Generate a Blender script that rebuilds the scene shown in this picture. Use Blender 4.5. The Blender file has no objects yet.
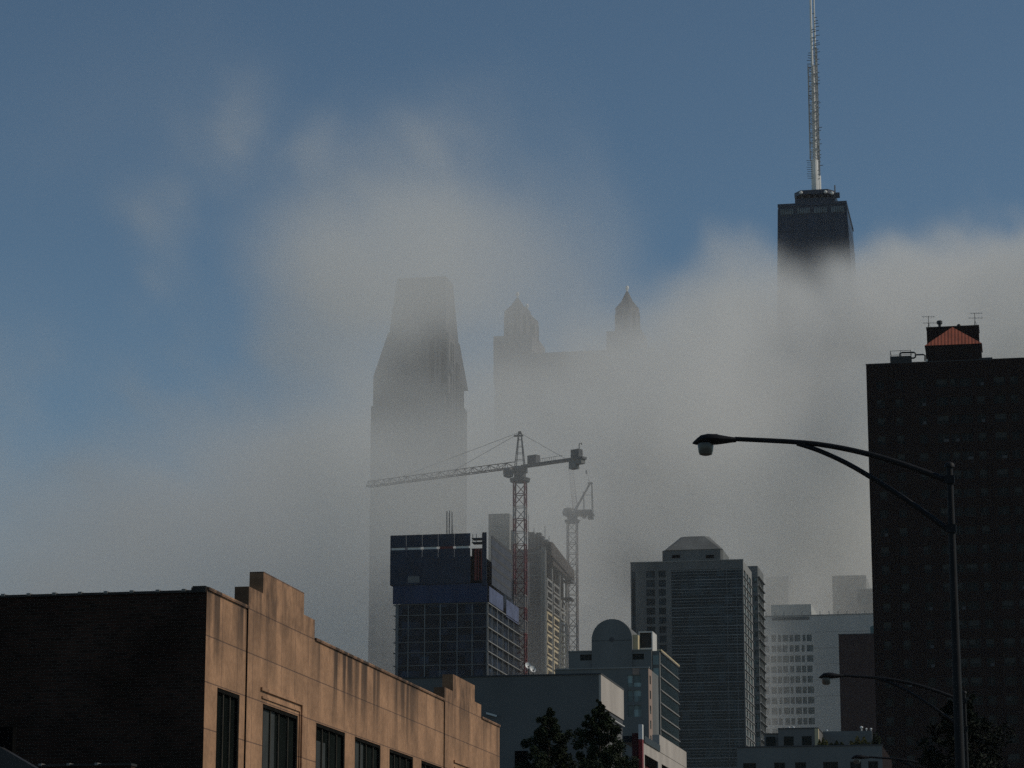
import bpy, math, random
from mathutils import Vector, Matrix
from math import sin, cos, tan, radians, pi, sqrt, atan2, hypot
random.seed(11)
S = bpy.context.scene
COL = S.collection

# ------------------------------------------------------------------ camera model (street grid: +Y along the street, +X to its right)
TH, PT, FL, CZ = radians(10.77), radians(12.4), 2718.0, 1.7
FW = Vector((-sin(TH)*cos(PT), cos(TH)*cos(PT), sin(PT)))
RT = Vector((cos(TH), sin(TH), 0))
UP = Vector((sin(TH)*sin(PT), -cos(TH)*sin(PT), cos(PT)))
def ray(px, py): return FW + RT*((px-512)/FL) + UP*((384-py)/FL)
def W(px, py, Y):
    d = ray(px, py); t = Y/d.y; return Vector((d.x*t, Y, CZ+d.z*t))
def WX(px, py, X):
    d = ray(px, py); t = X/d.x; return Vector((X, d.y*t, CZ+d.z*t))
def WZ(px, py, Z):
    d = ray(px, py); t = (Z-CZ)/d.z; return Vector((d.x*t, d.y*t, Z))

# ------------------------------------------------------------------ mesh helpers
class MB:
    def __init__(s): s.v = []; s.f = []; s.m = []
    def face(s, pts, m=0):
        n = len(s.v); s.v += [tuple(p) for p in pts]; s.f.append(tuple(range(n, n+len(pts)))); s.m.append(m)
    def box(s, x0, y0, z0, x1, y1, z1, m=0):
        if x0 > x1: x0, x1 = x1, x0
        if y0 > y1: y0, y1 = y1, y0
        if z0 > z1: z0, z1 = z1, z0
        n = len(s.v)
        s.v += [(x0,y0,z0),(x1,y0,z0),(x1,y1,z0),(x0,y1,z0),(x0,y0,z1),(x1,y0,z1),(x1,y1,z1),(x0,y1,z1)]
        for q in ((0,3,2,1),(4,5,6,7),(0,1,5,4),(1,2,6,5),(2,3,7,6),(3,0,4,7)):
            s.f.append(tuple(n+i for i in q)); s.m.append(m)
        return s
    def prism(s, pts, axis, a, b, m=0):
        """polygon pts extruded along axis: 'x' pts=(y,z); 'y' pts=(x,z); 'z' pts=(x,y)"""
        def mk(p, t): return {'x': (t, p[0], p[1]), 'y': (p[0], t, p[1]), 'z': (p[0], p[1], t)}[axis]
        n = len(s.v); k = len(pts)
        s.v += [mk(p, a) for p in pts] + [mk(p, b) for p in pts]
        s.f.append(tuple(range(n, n+k))); s.m.append(m)
        s.f.append(tuple(range(n+2*k-1, n+k-1, -1))); s.m.append(m)
        for i in range(k):
            j = (i+1) % k
            s.f.append((n+j, n+i, n+k+i, n+k+j)); s.m.append(m)
        return s
    def frustum(s, a, b, m=0):
        """a,b: lists of matching ring points (lower, upper)"""
        n = len(s.v); k = len(a); s.v += [tuple(p) for p in a] + [tuple(p) for p in b]
        s.f.append(tuple(range(n+k-1, n-1, -1))); s.m.append(m)
        s.f.append(tuple(range(n+k, n+2*k))); s.m.append(m)
        for i in range(k):
            j = (i+1) % k; s.f.append((n+i, n+j, n+k+j, n+k+i)); s.m.append(m)
        return s
    def tube(s, pts, r, n=8, m=0, cap=True):
        pts = [Vector(p) for p in pts]; rs = r if isinstance(r, (list, tuple)) else [r]*len(pts)
        base = len(s.v); up = None
        for i, p in enumerate(pts):
            d = (pts[min(i+1, len(pts)-1)] - pts[max(i-1, 0)]).normalized()
            if up is None or abs(up.dot(d)) > .99:
                up = Vector((0,0,1)) if abs(d.z) < .9 else Vector((1,0,0))
            a = d.cross(up).normalized(); b = a.cross(d).normalized(); up = b
            for k in range(n):
                t = 2*pi*(k+.5)/n; s.v.append(tuple(p + (a*cos(t) + b*sin(t))*rs[i]))
        for i in range(len(pts)-1):
            for k in range(n):
                j = (k+1) % n; o = base+i*n
                s.f.append((o+k, o+j, o+n+j, o+n+k)); s.m.append(m)
        if cap:
            s.f.append(tuple(base+k for k in range(n-1, -1, -1))); s.m.append(m)
            o = base+(len(pts)-1)*n; s.f.append(tuple(o+k for k in range(n))); s.m.append(m)
        return s
    def lathe(s, prof, c, n=16, m=0):
        """prof = [(r, z)], about a vertical axis through c"""
        b = len(s.v)
        for r, z in prof:
            for k in range(n):
                t = 2*pi*k/n; s.v.append((c[0]+r*cos(t), c[1]+r*sin(t), c[2]+z))
        for i in range(len(prof)-1):
            for k in range(n):
                j = (k+1) % n; o = b+i*n; s.f.append((o+k, o+j, o+n+j, o+n+k)); s.m.append(m)
        s.f.append(tuple(b+k for k in range(n-1, -1, -1))); s.m.append(m)
        o = b+(len(prof)-1)*n; s.f.append(tuple(o+k for k in range(n))); s.m.append(m)
        return s
    def wall(s, fix, at, a0, a1, z0, z1, holes, depth, m=0, mr=None):
        """wall with rectangular holes. fix='y': plane y=at, faces -Y, a is x.  fix='x': plane x=at, faces +X, a is y. reveals go inward by depth."""
        mr = m if mr is None else mr
        A = sorted({a0, a1, *[h[0] for h in holes], *[h[2] for h in holes]}); Z = sorted({z0, z1, *[h[1] for h in holes], *[h[3] for h in holes]})
        P = (lambda a, z, d=0: (a, at+d, z)) if fix == 'y' else (lambda a, z, d=0: (at-d, a, z))
        for i in range(len(A)-1):
            for j in range(len(Z)-1):
                ca, cz = (A[i]+A[i+1])/2, (Z[j]+Z[j+1])/2
                if any(h[0] < ca < h[2] and h[1] < cz < h[3] for h in holes): continue
                s.face([P(A[i],Z[j]),P(A[i+1],Z[j]),P(A[i+1],Z[j+1]),P(A[i],Z[j+1])], m)
        for h in holes:
            q = [(h[0],h[1]),(h[2],h[1]),(h[2],h[3]),(h[0],h[3])]
            for i in range(4):
                b, c = q[i], q[(i+1) % 4]
                s.face([P(*c), P(*b), P(*b, depth), P(*c, depth)], mr)
        return s
    def mesh(s, name, mats, org=Vector((0,0,0))):
        me = bpy.data.meshes.new(name)
        me.from_pydata([(x-org[0], y-org[1], z-org[2]) for x, y, z in s.v], [], s.f)
        mats = mats if isinstance(mats, (list, tuple)) else [mats]
        for m in mats: me.materials.append(m)
        me.polygons.foreach_set('material_index', s.m)
        me.update(); return me
    def build(s, name, mats, parent=None, smooth=False, org=None):
        o0 = root_loc(parent) if parent is not None else (org or Vector((0,0,0)))
        me = s.mesh(name, mats, o0)
        if smooth:
            me.polygons.foreach_set('use_smooth', [True]*len(me.polygons)); 
            me.set_sharp_from_angle(angle=radians(40))
        o = bpy.data.objects.new(name, me); COL.objects.link(o)
        if parent is not None: o.parent = parent
        elif org: o.location = org
        return o
def root_loc(o):
    while o.parent is not None: o = o.parent
    return Vector(o.location)
def thing(name, label, cat, loc, group=None):
    o = bpy.data.objects.new(name, None); COL.objects.link(o); o.empty_display_size = .3
    o.location = loc; o['label'] = label; o['category'] = cat
    if group: o['group'] = group
    return o
def tag(o, label, cat, group=None):
    o['label'] = label; o['category'] = cat
    if group: o['group'] = group
    return o
def kind(o, k): o['kind'] = k; return o
def copy_tree(o, parent=None):
    c = o.copy(); COL.objects.link(c)
    if parent is not None: c.parent = parent
    for ch in list(o.children): copy_tree(ch, c)
    return c
def place(name, me, at, parent):
    """one instance of a shared part mesh at a world point"""
    o = bpy.data.objects.new(name, me); COL.objects.link(o); o.parent = parent
    o.location = Vector(at) - root_loc(parent); return o

# ------------------------------------------------------------------ materials
def nodes(m):
    m.use_nodes = True; nt = m.node_tree; nt.nodes.clear(); return nt
def mat(name, col, rough=.8, var=.18, scale=.6, stretch=(1,1,1), metal=0, spec=.4, bump=0, fine=True):
    m = bpy.data.materials.new(name); nt = nodes(m); N = nt.nodes; L = nt.links
    out = N.new('ShaderNodeOutputMaterial'); b = N.new('ShaderNodeBsdfPrincipled'); L.new(b.outputs[0], out.inputs[0])
    b.inputs['Roughness'].default_value = rough; b.inputs['Metallic'].default_value = metal
    b.inputs['Specular IOR Level'].default_value = spec
    tc = N.new('ShaderNodeTexCoord'); mp = N.new('ShaderNodeMapping'); L.new(tc.outputs['Object'], mp.inputs[0])
    mp.inputs['Scale'].default_value = [scale*k for k in stretch]
    n1 = N.new('ShaderNodeTexNoise'); n1.inputs['Detail'].default_value = 6; n1.inputs['Scale'].default_value = 1; L.new(mp.outputs[0], n1.inputs['Vector'])
    mr = N.new('ShaderNodeMapRange'); mr.inputs[1].default_value = .3; mr.inputs[2].default_value = .7
    mr.inputs[3].default_value = 1-var; mr.inputs[4].default_value = 1+var; L.new(n1.outputs[0], mr.inputs[0])
    mx = N.new('ShaderNodeVectorMath'); mx.operation = 'SCALE'; mx.inputs[0].default_value = col; L.new(mr.outputs[0], mx.inputs['Scale'])
    L.new(mx.outputs[0], b.inputs['Base Color'])
    if bump:
        bp = N.new('ShaderNodeBump'); bp.inputs['Strength'].default_value = bump; bp.inputs['Distance'].default_value = .02
        n2 = N.new('ShaderNodeTexNoise'); n2.inputs['Scale'].default_value = 9; n2.inputs['Detail'].default_value = 5; L.new(tc.outputs['Object'], n2.inputs['Vector'])
        L.new(n2.outputs[0], bp.inputs['Height']); L.new(bp.outputs[0], b.inputs['Normal'])
    return m
def brick(name, c1, c2, mortar, w=.21, h=.075, ms=.01, var=.35, bump=.4, offset=.5, rough=.85):
    m = bpy.data.materials.new(name); nt = nodes(m); N = nt.nodes; L = nt.links
    out = N.new('ShaderNodeOutputMaterial'); b = N.new('ShaderNodeBsdfPrincipled'); L.new(b.outputs[0], out.inputs[0]); b.inputs['Roughness'].default_value = rough
    b.inputs['Specular IOR Level'].default_value = .06
    tc = N.new('ShaderNodeTexCoord'); sp = N.new('ShaderNodeSeparateXYZ'); L.new(tc.outputs['Object'], sp.inputs[0])
    ad = N.new('ShaderNodeMath'); L.new(sp.outputs[0], ad.inputs[0]); L.new(sp.outputs[1], ad.inputs[1])
    cb = N.new('ShaderNodeCombineXYZ'); L.new(ad.outputs[0], cb.inputs[0]); L.new(sp.outputs[2], cb.inputs[1])
    br = N.new('ShaderNodeTexBrick'); L.new(cb.outputs[0], br.inputs['Vector']); br.offset = offset
    br.inputs['Scale'].default_value = 1; br.inputs['Color1'].default_value = (*c1, 1); br.inputs['Color2'].default_value = (*c2, 1); br.inputs['Mortar'].default_value = (*mortar, 1)
    br.inputs['Brick Width'].default_value = w; br.inputs['Row Height'].default_value = h; br.inputs['Mortar Size'].default_value = ms; br.inputs['Mortar Smooth'].default_value = .2
    n1 = N.new('ShaderNodeTexNoise'); n1.inputs['Scale'].default_value = .45; n1.inputs['Detail'].default_value = 7; L.new(tc.outputs['Object'], n1.inputs['Vector'])
    mr = N.new('ShaderNodeMapRange'); mr.inputs[1].default_value = .3; mr.inputs[2].default_value = .7; mr.inputs[3].default_value = 1-var; mr.inputs[4].default_value = 1+var; L.new(n1.outputs[0], mr.inputs[0])
    mx = N.new('ShaderNodeVectorMath'); mx.operation = 'SCALE'; L.new(br.outputs[0], mx.inputs[0]); L.new(mr.outputs[0], mx.inputs['Scale']); L.new(mx.outputs[0], b.inputs['Base Color'])
    bp = N.new('ShaderNodeBump'); bp.inputs['Strength'].default_value = bump; bp.inputs['Distance'].default_value = .01; bp.invert = True; L.new(br.outputs['Fac'], bp.inputs['Height']); L.new(bp.outputs[0], b.inputs['Normal'])
    return m
def glass(name, col=(.012,.015,.018), rough=.12, spec=.5, var=.5):
    m = mat(name, col, rough=rough, var=var, scale=.25, spec=spec); return m

M = {}
def panes(name, col, cw, ch, rough=.25, spec=.3, lo=.45, hi=2.2):
    """glass whose tone steps from pane to pane at random"""
    m = mat(name, col, rough=rough, var=.35, scale=.25, spec=spec); nt = m.node_tree; N = nt.nodes; L = nt.links
    b = next(n for n in N if n.type == 'BSDF_PRINCIPLED'); src = b.inputs['Base Color'].links[0].from_socket
    tc = N.new('ShaderNodeTexCoord'); dv = N.new('ShaderNodeVectorMath'); dv.operation = 'DIVIDE'; dv.inputs[1].default_value = (cw, cw, ch); L.new(tc.outputs['Object'], dv.inputs[0])
    fl = N.new('ShaderNodeVectorMath'); fl.operation = 'FLOOR'; L.new(dv.outputs[0], fl.inputs[0])
    wn = N.new('ShaderNodeTexWhiteNoise'); L.new(fl.outputs[0], wn.inputs[0])
    pw = N.new('ShaderNodeMath'); pw.operation = 'POWER'; pw.inputs[1].default_value = 2.2; L.new(wn.outputs[0], pw.inputs[0])
    mr = N.new('ShaderNodeMapRange'); mr.inputs[3].default_value = lo; mr.inputs[4].default_value = hi; L.new(pw.outputs[0], mr.inputs[0])
    v = N.new('ShaderNodeVectorMath'); v.operation = 'SCALE'; L.new(src, v.inputs[0]); L.new(mr.outputs[0], v.inputs['Scale']); L.new(v.outputs[0], b.inputs['Base Color'])
    return m
M['brick_dark'] = brick('dark_brick', (.044,.022,.016), (.020,.012,.0095), (.034,.028,.023), ms=.013, var=.55)
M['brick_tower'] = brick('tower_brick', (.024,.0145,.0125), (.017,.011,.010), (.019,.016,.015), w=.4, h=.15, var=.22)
M['brick_red'] = brick('red_brick', (.082,.050,.044), (.066,.042,.038), (.06,.052,.05), w=.4, h=.15, var=.15)
M['brick_maroon'] = brick('maroon_brick', (.085,.022,.022), (.065,.018,.018), (.06,.04,.04))
M['coping'] = mat('glazed_coping', (.035,.032,.029), rough=.6, var=.3, scale=2, spec=.15)
M['joint'] = mat('coping_joint', (.19,.185,.17), rough=.5, var=.2, scale=3)
M['limestone'] = mat('pale_trim', (.33,.27,.2), var=.2, scale=2, bump=.2)
M['dark_metal'] = mat('dark_metal', (.02,.02,.021), rough=.5, var=.25, scale=3)
M['lamp_metal'] = mat('lamp_metal', (.010,.010,.011), rough=.6, var=.3, scale=5, spec=.2)
M['lens'] = mat('lamp_lens', (.085,.08,.066), rough=.3, var=.25, scale=20)
M['frame'] = mat('window_frame', (.022,.022,.021), rough=.5, var=.3, scale=3)
M['mullion'] = mat('window_mullion', (.06,.055,.045), rough=.9, var=.3, scale=3, spec=.0)
M['pane'] = glass('dark_glass', (.008,.011,.010), rough=.25, spec=.1)
M['pane_near'] = glass('unlit_pane', (.010,.013,.012), rough=.5, spec=.0)
M['frame_near'] = mat('dark_frame', (.013,.013,.012), rough=.9, var=.3, scale=3, spec=.0)
M['blind'] = mat('window_blind', (.027,.031,.028), var=.3, scale=2)
M['void'] = mat('dark_opening', (.006,.006,.006), rough=.95, spec=.0)
M['roofing'] = mat('tar_roof', (.05,.05,.05), rough=.95, var=.3)
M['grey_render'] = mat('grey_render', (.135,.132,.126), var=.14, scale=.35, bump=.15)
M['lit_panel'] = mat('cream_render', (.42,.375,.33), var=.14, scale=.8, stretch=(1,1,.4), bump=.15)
M['white_paint'] = mat('white_paint', (.62,.61,.58), var=.1, scale=2, rough=.5)
M['grey_trim'] = mat('grey_trim', (.06,.062,.066), var=.2)
M['red_paint'] = mat('red_paint', (.26,.03,.03), var=.2, rough=.5)
M['conc'] = mat('concrete', (.145,.150,.146), var=.16, scale=.25, stretch=(1,1,.35))
M['conc_pale'] = mat('pale_concrete', (.24,.24,.23), var=.15, scale=.2, stretch=(1,1,.3))
M['conc_pink'] = mat('pink_stone', (.30,.22,.18), var=.15, scale=.3)
M['teal_glass'] = panes('teal_glass', (.12,.16,.16), .6, 1.45, rough=.2, spec=.5)
M['blue_glass'] = panes('blue_glass', (.010,.016,.028), 2.1, 1.6, rough=.4, spec=.15)
M['dark_glass_band'] = panes('band_glass', (.014,.022,.027), 1.9, 2.5, rough=.25, spec=.3)
M['mesh_navy'] = mat('navy_screen', (.015,.026,.048), rough=.8, var=.3, scale=.25)
M['mesh_blue'] = mat('blue_netting', (.016,.032,.078), rough=.85, var=.35, scale=.2, stretch=(1,1,.3))
M['mesh_bright'] = mat('bright_blue_sheet', (.085,.105,.18), rough=.7, var=.25, scale=.4)
M['mesh_grey'] = mat('grey_screen', (.052,.060,.080), rough=.7, var=.25, scale=.3)
M['slab'] = mat('slab_edge', (.135,.14,.142), var=.2, scale=.4)
M['floor_line'] = mat('spandrel_line', (.16,.175,.18), var=.3, scale=.15, rough=.5)
M['brown_board'] = mat('brown_formwork', (.045,.034,.028), var=.35, scale=.5)
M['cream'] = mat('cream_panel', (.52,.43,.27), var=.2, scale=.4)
M['crane_red'] = mat('crane_red', (.15,.030,.034), rough=.5, var=.3, scale=.4)
M['crane_white'] = mat('crane_white', (.27,.24,.23), rough=.5, var=.2, scale=.4)
M['crane_jib'] = mat('jib_paint', (.05,.035,.036), rough=.6, var=.3, scale=.4, spec=.2)
M['crane_grey'] = mat('crane_grey', (.07,.07,.075), rough=.5, var=.3, scale=.4)
M['rust_red'] = mat('rust_red', (.16,.03,.025), var=.3, scale=.5)
M['tower_stone'] = mat('tower_stone', (.10,.097,.098), var=.12, scale=.1, stretch=(1,1,.3))
M['pink_granite'] = mat('granite', (.10,.09,.095), var=.12, scale=.1)
M['slate'] = mat('slate_roof', (.045,.048,.055), var=.25, scale=.2)
M['bronze'] = mat('black_anodised', (.005,.013,.032), rough=.4, var=.3, scale=.06, stretch=(1,1,2), spec=.5)
M['band_pale'] = mat('louvre_band', (.09,.12,.14), var=.3, scale=.3)  # band in a paler colour than the tower body
M['antenna_white'] = mat('antenna_white', (.72,.70,.66), rough=.5, var=.12, scale=.2)
M['antenna_grey'] = mat('antenna_grey', (.34,.33,.32), rough=.6, var=.3, scale=.3)
M['antenna_dark'] = mat('antenna_dark', (.06,.06,.065), rough=.6, var=.3, scale=.3)
M['white_wall'] = mat('white_wall', (.40,.405,.39), var=.08, scale=.08, stretch=(1,1,.4))
M['white_wall_win'] = panes('grey_glass', (.11,.135,.135), 1.6, 3.5, rough=.25, spec=.4, lo=.7, hi=1.8)
M['tile_red'] = None
M['leaf'] = None
M['bark'] = mat('bark', (.045,.035,.028), var=.4, scale=6, stretch=(1,1,.3), bump=.6)
M['asphalt'] = mat('asphalt', (.05,.05,.05), rough=.9, var=.25, scale=.8, bump=.3)
M['paving'] = mat('concrete_paving', (.28,.27,.25), rough=.9, var=.2, scale=.6, bump=.2)
M['ground'] = mat('city_ground', (.11,.105,.095), rough=.95, var=.25, scale=.02)
M['paint'] = mat('road_paint', (.6,.6,.57), var=.25, scale=2)
M['dish'] = mat('dish_white', (.7,.7,.68), var=.08, rough=.4)
M['teal'] = mat('teal_cladding', (.10,.16,.16), var=.2, rough=.3)

def tan_stone():
    m = bpy.data.materials.new('tan_terracotta'); nt = nodes(m); N = nt.nodes; L = nt.links
    out = N.new('ShaderNodeOutputMaterial'); b = N.new('ShaderNodeBsdfPrincipled'); L.new(b.outputs[0], out.inputs[0])
    b.inputs['Roughness'].default_value = .75; b.inputs['Specular IOR Level'].default_value = .25
    tc = N.new('ShaderNodeTexCoord'); sp = N.new('ShaderNodeSeparateXYZ'); L.new(tc.outputs['Object'], sp.inputs[0])
    def math(op, a, c=None, clamp=False):
        n = N.new('ShaderNodeMath'); n.operation = op; n.use_clamp = clamp
        for i, q in enumerate((a, c)):
            if q is None: continue
            if isinstance(q, (int, float)): n.inputs[i].default_value = q
            else: L.new(q, n.inputs[i])
        return n.outputs[0]
    def rng(x, a, c, d, e):
        n = N.new('ShaderNodeMapRange'); L.new(x, n.inputs[0])
        for i, q in enumerate((a, c, d, e)): n.inputs[i+1].default_value = q
        n.interpolation_type = 'SMOOTHSTEP'; return n.outputs[0]
    def noise(vec, sc, det=5):
        n = N.new('ShaderNodeTexNoise'); n.inputs['Scale'].default_value = sc; n.inputs['Detail'].default_value = det; L.new(vec, n.inputs['Vector']); return n.outputs[0]
    def comb(x, y, z=0):
        n = N.new('ShaderNodeCombineXYZ')
        for i, q in enumerate((x, y, z)):
            if isinstance(q, (int, float)): n.inputs[i].default_value = q
            else: L.new(q, n.inputs[i])
        return n.outputs[0]
    y, z = sp.outputs[1], sp.outputs[2]
    br = N.new('ShaderNodeTexBrick'); br.offset = 0; br.offset_frequency = 1
    L.new(comb(math('ADD', y, .02), math('ADD', z, .13)), br.inputs['Vector'])
    br.inputs['Scale'].default_value = 1; br.inputs['Brick Width'].default_value = 1.3; br.inputs['Row Height'].default_value = 1.07
    br.inputs['Mortar Size'].default_value = .016; br.inputs['Mortar Smooth'].default_value = .3
    br.inputs['Color1'].default_value = (.405,.230,.128,1); br.inputs['Color2'].default_value = (.352,.198,.110,1); br.inputs['Mortar'].default_value = (.17,.10,.066,1)
    blot = rng(noise(tc.outputs['Object'], .9, 7), .3, .7, .74, 1.16)
    fine = rng(noise(tc.outputs['Object'], 7, 6), .3, .7, .88, 1.1)
    # run-off streaks below the coping, strongest over the long middle bay and in the end bay
    st = noise(comb(math('MULTIPLY', y, .95), math('MULTIPLY', z, .05)), 1.3, 3.2)
    st2 = noise(comb(math('MULTIPLY', y, .30), 3.3), 1.0, 2)
    amount = math('MULTIPLY', rng(st, .43, .54, 0, 1), rng(st2, .32, .52, .2, 1))
    bay = math('MAXIMUM', math('MULTIPLY', rng(y, 9.6, 10.4, 0, 1), rng(y, 18, 27, 1, .4)), rng(y, 3.0, 3.5, .9, .38))
    amount = math('MULTIPLY', amount, bay)
    # a streak ends lower or higher along the wall
    endz = math('ADD', z, math('MULTIPLY', noise(comb(math('MULTIPLY', y, 1.7), 9.1), 1.0, 3), 2.2))
    amount = math('MULTIPLY', amount, rng(endz, 9.5, 11.3, 0, 1))
    grime = math('MULTIPLY', rng(z, 10.15, 10.75, 0, .35), rng(noise(comb(math('MULTIPLY', y, 2.0), z), 1.6, 4), .4, .6, 0, 1))
    dirt = math('MULTIPLY', math('ADD', amount, grime, True), .92)
    v = N.new('ShaderNodeVectorMath'); v.operation = 'SCALE'; L.new(br.outputs[0], v.inputs[0]); L.new(math('MULTIPLY', blot, fine), v.inputs['Scale'])
    mx = N.new('ShaderNodeMix'); mx.data_type = 'RGBA'; L.new(dirt, mx.inputs[0]); L.new(v.outputs[0], mx.inputs[6]); mx.inputs[7].default_value = (.05,.032,.021,1)
    L.new(mx.outputs[2], b.inputs['Base Color'])
    bp = N.new('ShaderNodeBump'); bp.inputs['Strength'].default_value = .5; bp.inputs['Distance'].default_value = .012
    L.new(math('SUBTRACT', math('MULTIPLY', fine, .3), br.outputs['Fac']), bp.inputs['Height']); L.new(bp.outputs[0], b.inputs['Normal'])
    return m
M['tan'] = tan_stone()

def red_tile():
    m = mat('red_tile_roof', (.40,.105,.055), rough=.7, var=.2, scale=.8); nt = m.node_tree; N = nt.nodes; L = nt.links
    b = next(n for n in N if n.type == 'BSDF_PRINCIPLED'); src = b.inputs['Base Color'].links[0].from_socket
    tc = N.new('ShaderNodeTexCoord'); wv = N.new('ShaderNodeTexWave'); wv.bands_direction = 'X'; wv.inputs['Scale'].default_value = .62; L.new(tc.outputs['Object'], wv.inputs[0])
    mr = N.new('ShaderNodeMapRange'); mr.inputs[3].default_value = .45; mr.inputs[4].default_value = 1.15; L.new(wv.outputs['Fac'], mr.inputs[0])
    v = N.new('ShaderNodeVectorMath'); v.operation = 'SCALE'; L.new(src, v.inputs[0]); L.new(mr.outputs[0], v.inputs['Scale']); L.new(v.outputs[0], b.inputs['Base Color'])
    return m
M['tile_red'] = red_tile()
def leafmat(name, c):
    m = mat(name, c, rough=.75, var=.6, scale=.9, spec=.12); nt = m.node_tree; b = next(n for n in nt.nodes if n.type == 'BSDF_PRINCIPLED')
    return m
M['leaf'] = leafmat('leaf', (.021,.031,.014))
M['leaf_dark'] = leafmat('leaf_dark', (.010,.014,.008))
M['leaf_yellow'] = leafmat('leaf_yellow', (.085,.085,.028))

# ------------------------------------------------------------------ setting: ground and street
FX = -18.59                                            # building line on the left of the street
kind(MB().box(-3000,-400,-.6, 3000,6000,-.02).build('ground', M['ground']), 'structure')
rd = kind(MB().box(-14.4,-120,-.02, -2.0,1500,0).build('road', M['asphalt']), 'structure')
mk = MB()
for k in range(-10, 60): mk.box(-8.28, k*12, 0, -8.12, k*12+3.2, .004)
kind(mk.build('road_markings', M['paint']), 'structure')
kind(MB().box(FX-.1,-120,-.02, -14.4,1500,.13).build('pavement', M['paving']), 'structure')
kind(MB().box(-2.0,-120,-.02, 6.0,1500,.13).build('pavement', M['paving']), 'structure')

# ------------------------------------------------------------------ tan and brick commercial building at the left
B = thing('commercial_building', 'low tan building with dark brick side wall and stepped stone parapet', 'building', (FX, 60, 0))
Y0, YE, ZP = 60.0, 95.35, 10.55
ZH, ZS = 8.40, 4.6
wins = [(60.98,62.82),(64.85,68.14),(69.98,73.09),(74.22,77.29),(78.42,81.55),(82.70,85.75),(87.72,91.0)]
holes = [(a, ZS, b, ZH) for a, b in wins] + [(a, 1.0, b, 3.4) for a, b in wins]
f = MB().wall('x', FX, Y0, YE, 0, ZP, holes, .10)
# stepped parapet blocks stand on the wall; each is as thick as the parapet
TK = .36
for (y0, y1, z1) in [(63.42,64.68,11.11),(64.68,68.56,11.66),(68.56,69.68,11.09),(86.06,87.37,11.01),(87.37,90.93,11.57),(90.93,92.04,11.02)]:
    f.box(FX-TK, y0, ZP, FX, y1, z1)
f.build('wall', M['tan'], B)
pc = MB()
def cope(y0, y1, z, t=.07): pc.box(FX-TK-.03, y0, z, FX+.045, y1, z+t)
cope(Y0+.02, 63.36, ZP); cope(69.74, 86.0, ZP); cope(92.1, YE-.02, ZP)
pc.build('coping', M['tan'], B)
# raised pilaster fillets and panel frames on the piers
def fillet(y0, y1, z0, z1, out=.035, nm='pilaster'): MB().box(FX+.002, y0, z0, FX+out, y1, z1).build(nm, M['tan'], B)
for (y0, y1) in ((64.6,68.5),(87.5,91.1)):
    s = MB()
    s.box(FX+.002, y0, ZH+.30, FX+.05, y1, ZH+.38); s.box(FX+.002, y1-.10, 4.5, FX+.05, y1, ZH+.298)
    s.box(FX+.002, y0+.1, ZH+.12, FX+.035, y1-.22, ZH+.17); s.box(FX+.002, y1-.27, 4.5, FX+.035, y1-.222, ZH+.118)
    s.build('window_surround', M['tan'], B)
for yy in (63.33, 86.0): MB().box(FX+.002, yy-.05, 0, FX+.02, yy+.035, ZP-.01).build('pier_edge_line', M['void'], B)  # thin dark strip along the left edge of each pier
sw = MB().box(-46, Y0, 0, FX-.26, Y0+.3, ZP-.06)
sw.build('side_wall', M['brick_dark'], B)
MB().box(FX-.259, Y0, 0, FX-.001, Y0+.02, ZP-.01).build('corner_edge', M['brick_dark'], B)
MB().box(-46, Y0+.3, 9.6, FX-.27, YE-.02, 9.8).build('roof', M['roofing'], B)
MB().box(-46, YE-.3, 0, FX-.27, YE-.021, ZP-.3).box(-46.3, Y0, 0, -46, YE-.02, ZP-.3).build('rear_wall', M['brick_dark'], B)
c = MB(); cj = MB()
c.box(-46, Y0-.05, ZP-.06, -18.93, Y0+.36, ZP+.0); c.box(-18.93, Y0-.05, ZP-.06, FX-.02, Y0+.36, ZP+.09)
x = -45.6
while x < -19.0:
    c.box(x-.045, Y0-.07, ZP-.03, x+.045, Y0+.37, ZP+.028, 1); x += .63
ob = c.build('coping', [M['coping'], M['joint']], B)
for i, (a, b) in enumerate(wins):
    d = FX-.045
    fr = MB(); t = .09
    fr.box(d-.05, a, ZS, d+.03, a+t, ZH); fr.box(d-.05, b-t, ZS, d+.03, b, ZH); fr.box(d-.05, a+t, ZH-t, d+.03, b-t, ZH); fr.box(d-.05, a+t, ZS, d+.03, b-t, ZS+t)
    w = fr.build('window', M['frame_near'], B)
    mu = MB(); n = 2 if b-a < 2.2 else 3
    for k in range(1, n+1):
        yy = a+(b-a)*k/(n+1)+.06*(k % 2); mu.box(d-.04, yy-.025, ZS+t, d+.0, yy+.025, ZH-t)
    mu.build('mullion', M['mullion'], w)
    MB().box(d-.055, a+t, ZS+t, d-.045, b-t, ZH-t).build('pane', M['pane_near'], w)
    if i in (1, 2, 3):
        MB().box(d-.05, a+t+.2, ZS+t, d-.040, a+(b-a)*.42, ZH-t-.35*(i == 2)).build('blind', M['blind'], w)
    MB().box(FX-.16, a-.02, ZS-.1, FX+.06, b+.02, ZS).build('sill', M['tan'], B)
    g = MB().box(FX-.09, a, 1.0, FX-.06, b, 3.4).build('shop_window', M['pane'], B)

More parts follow.
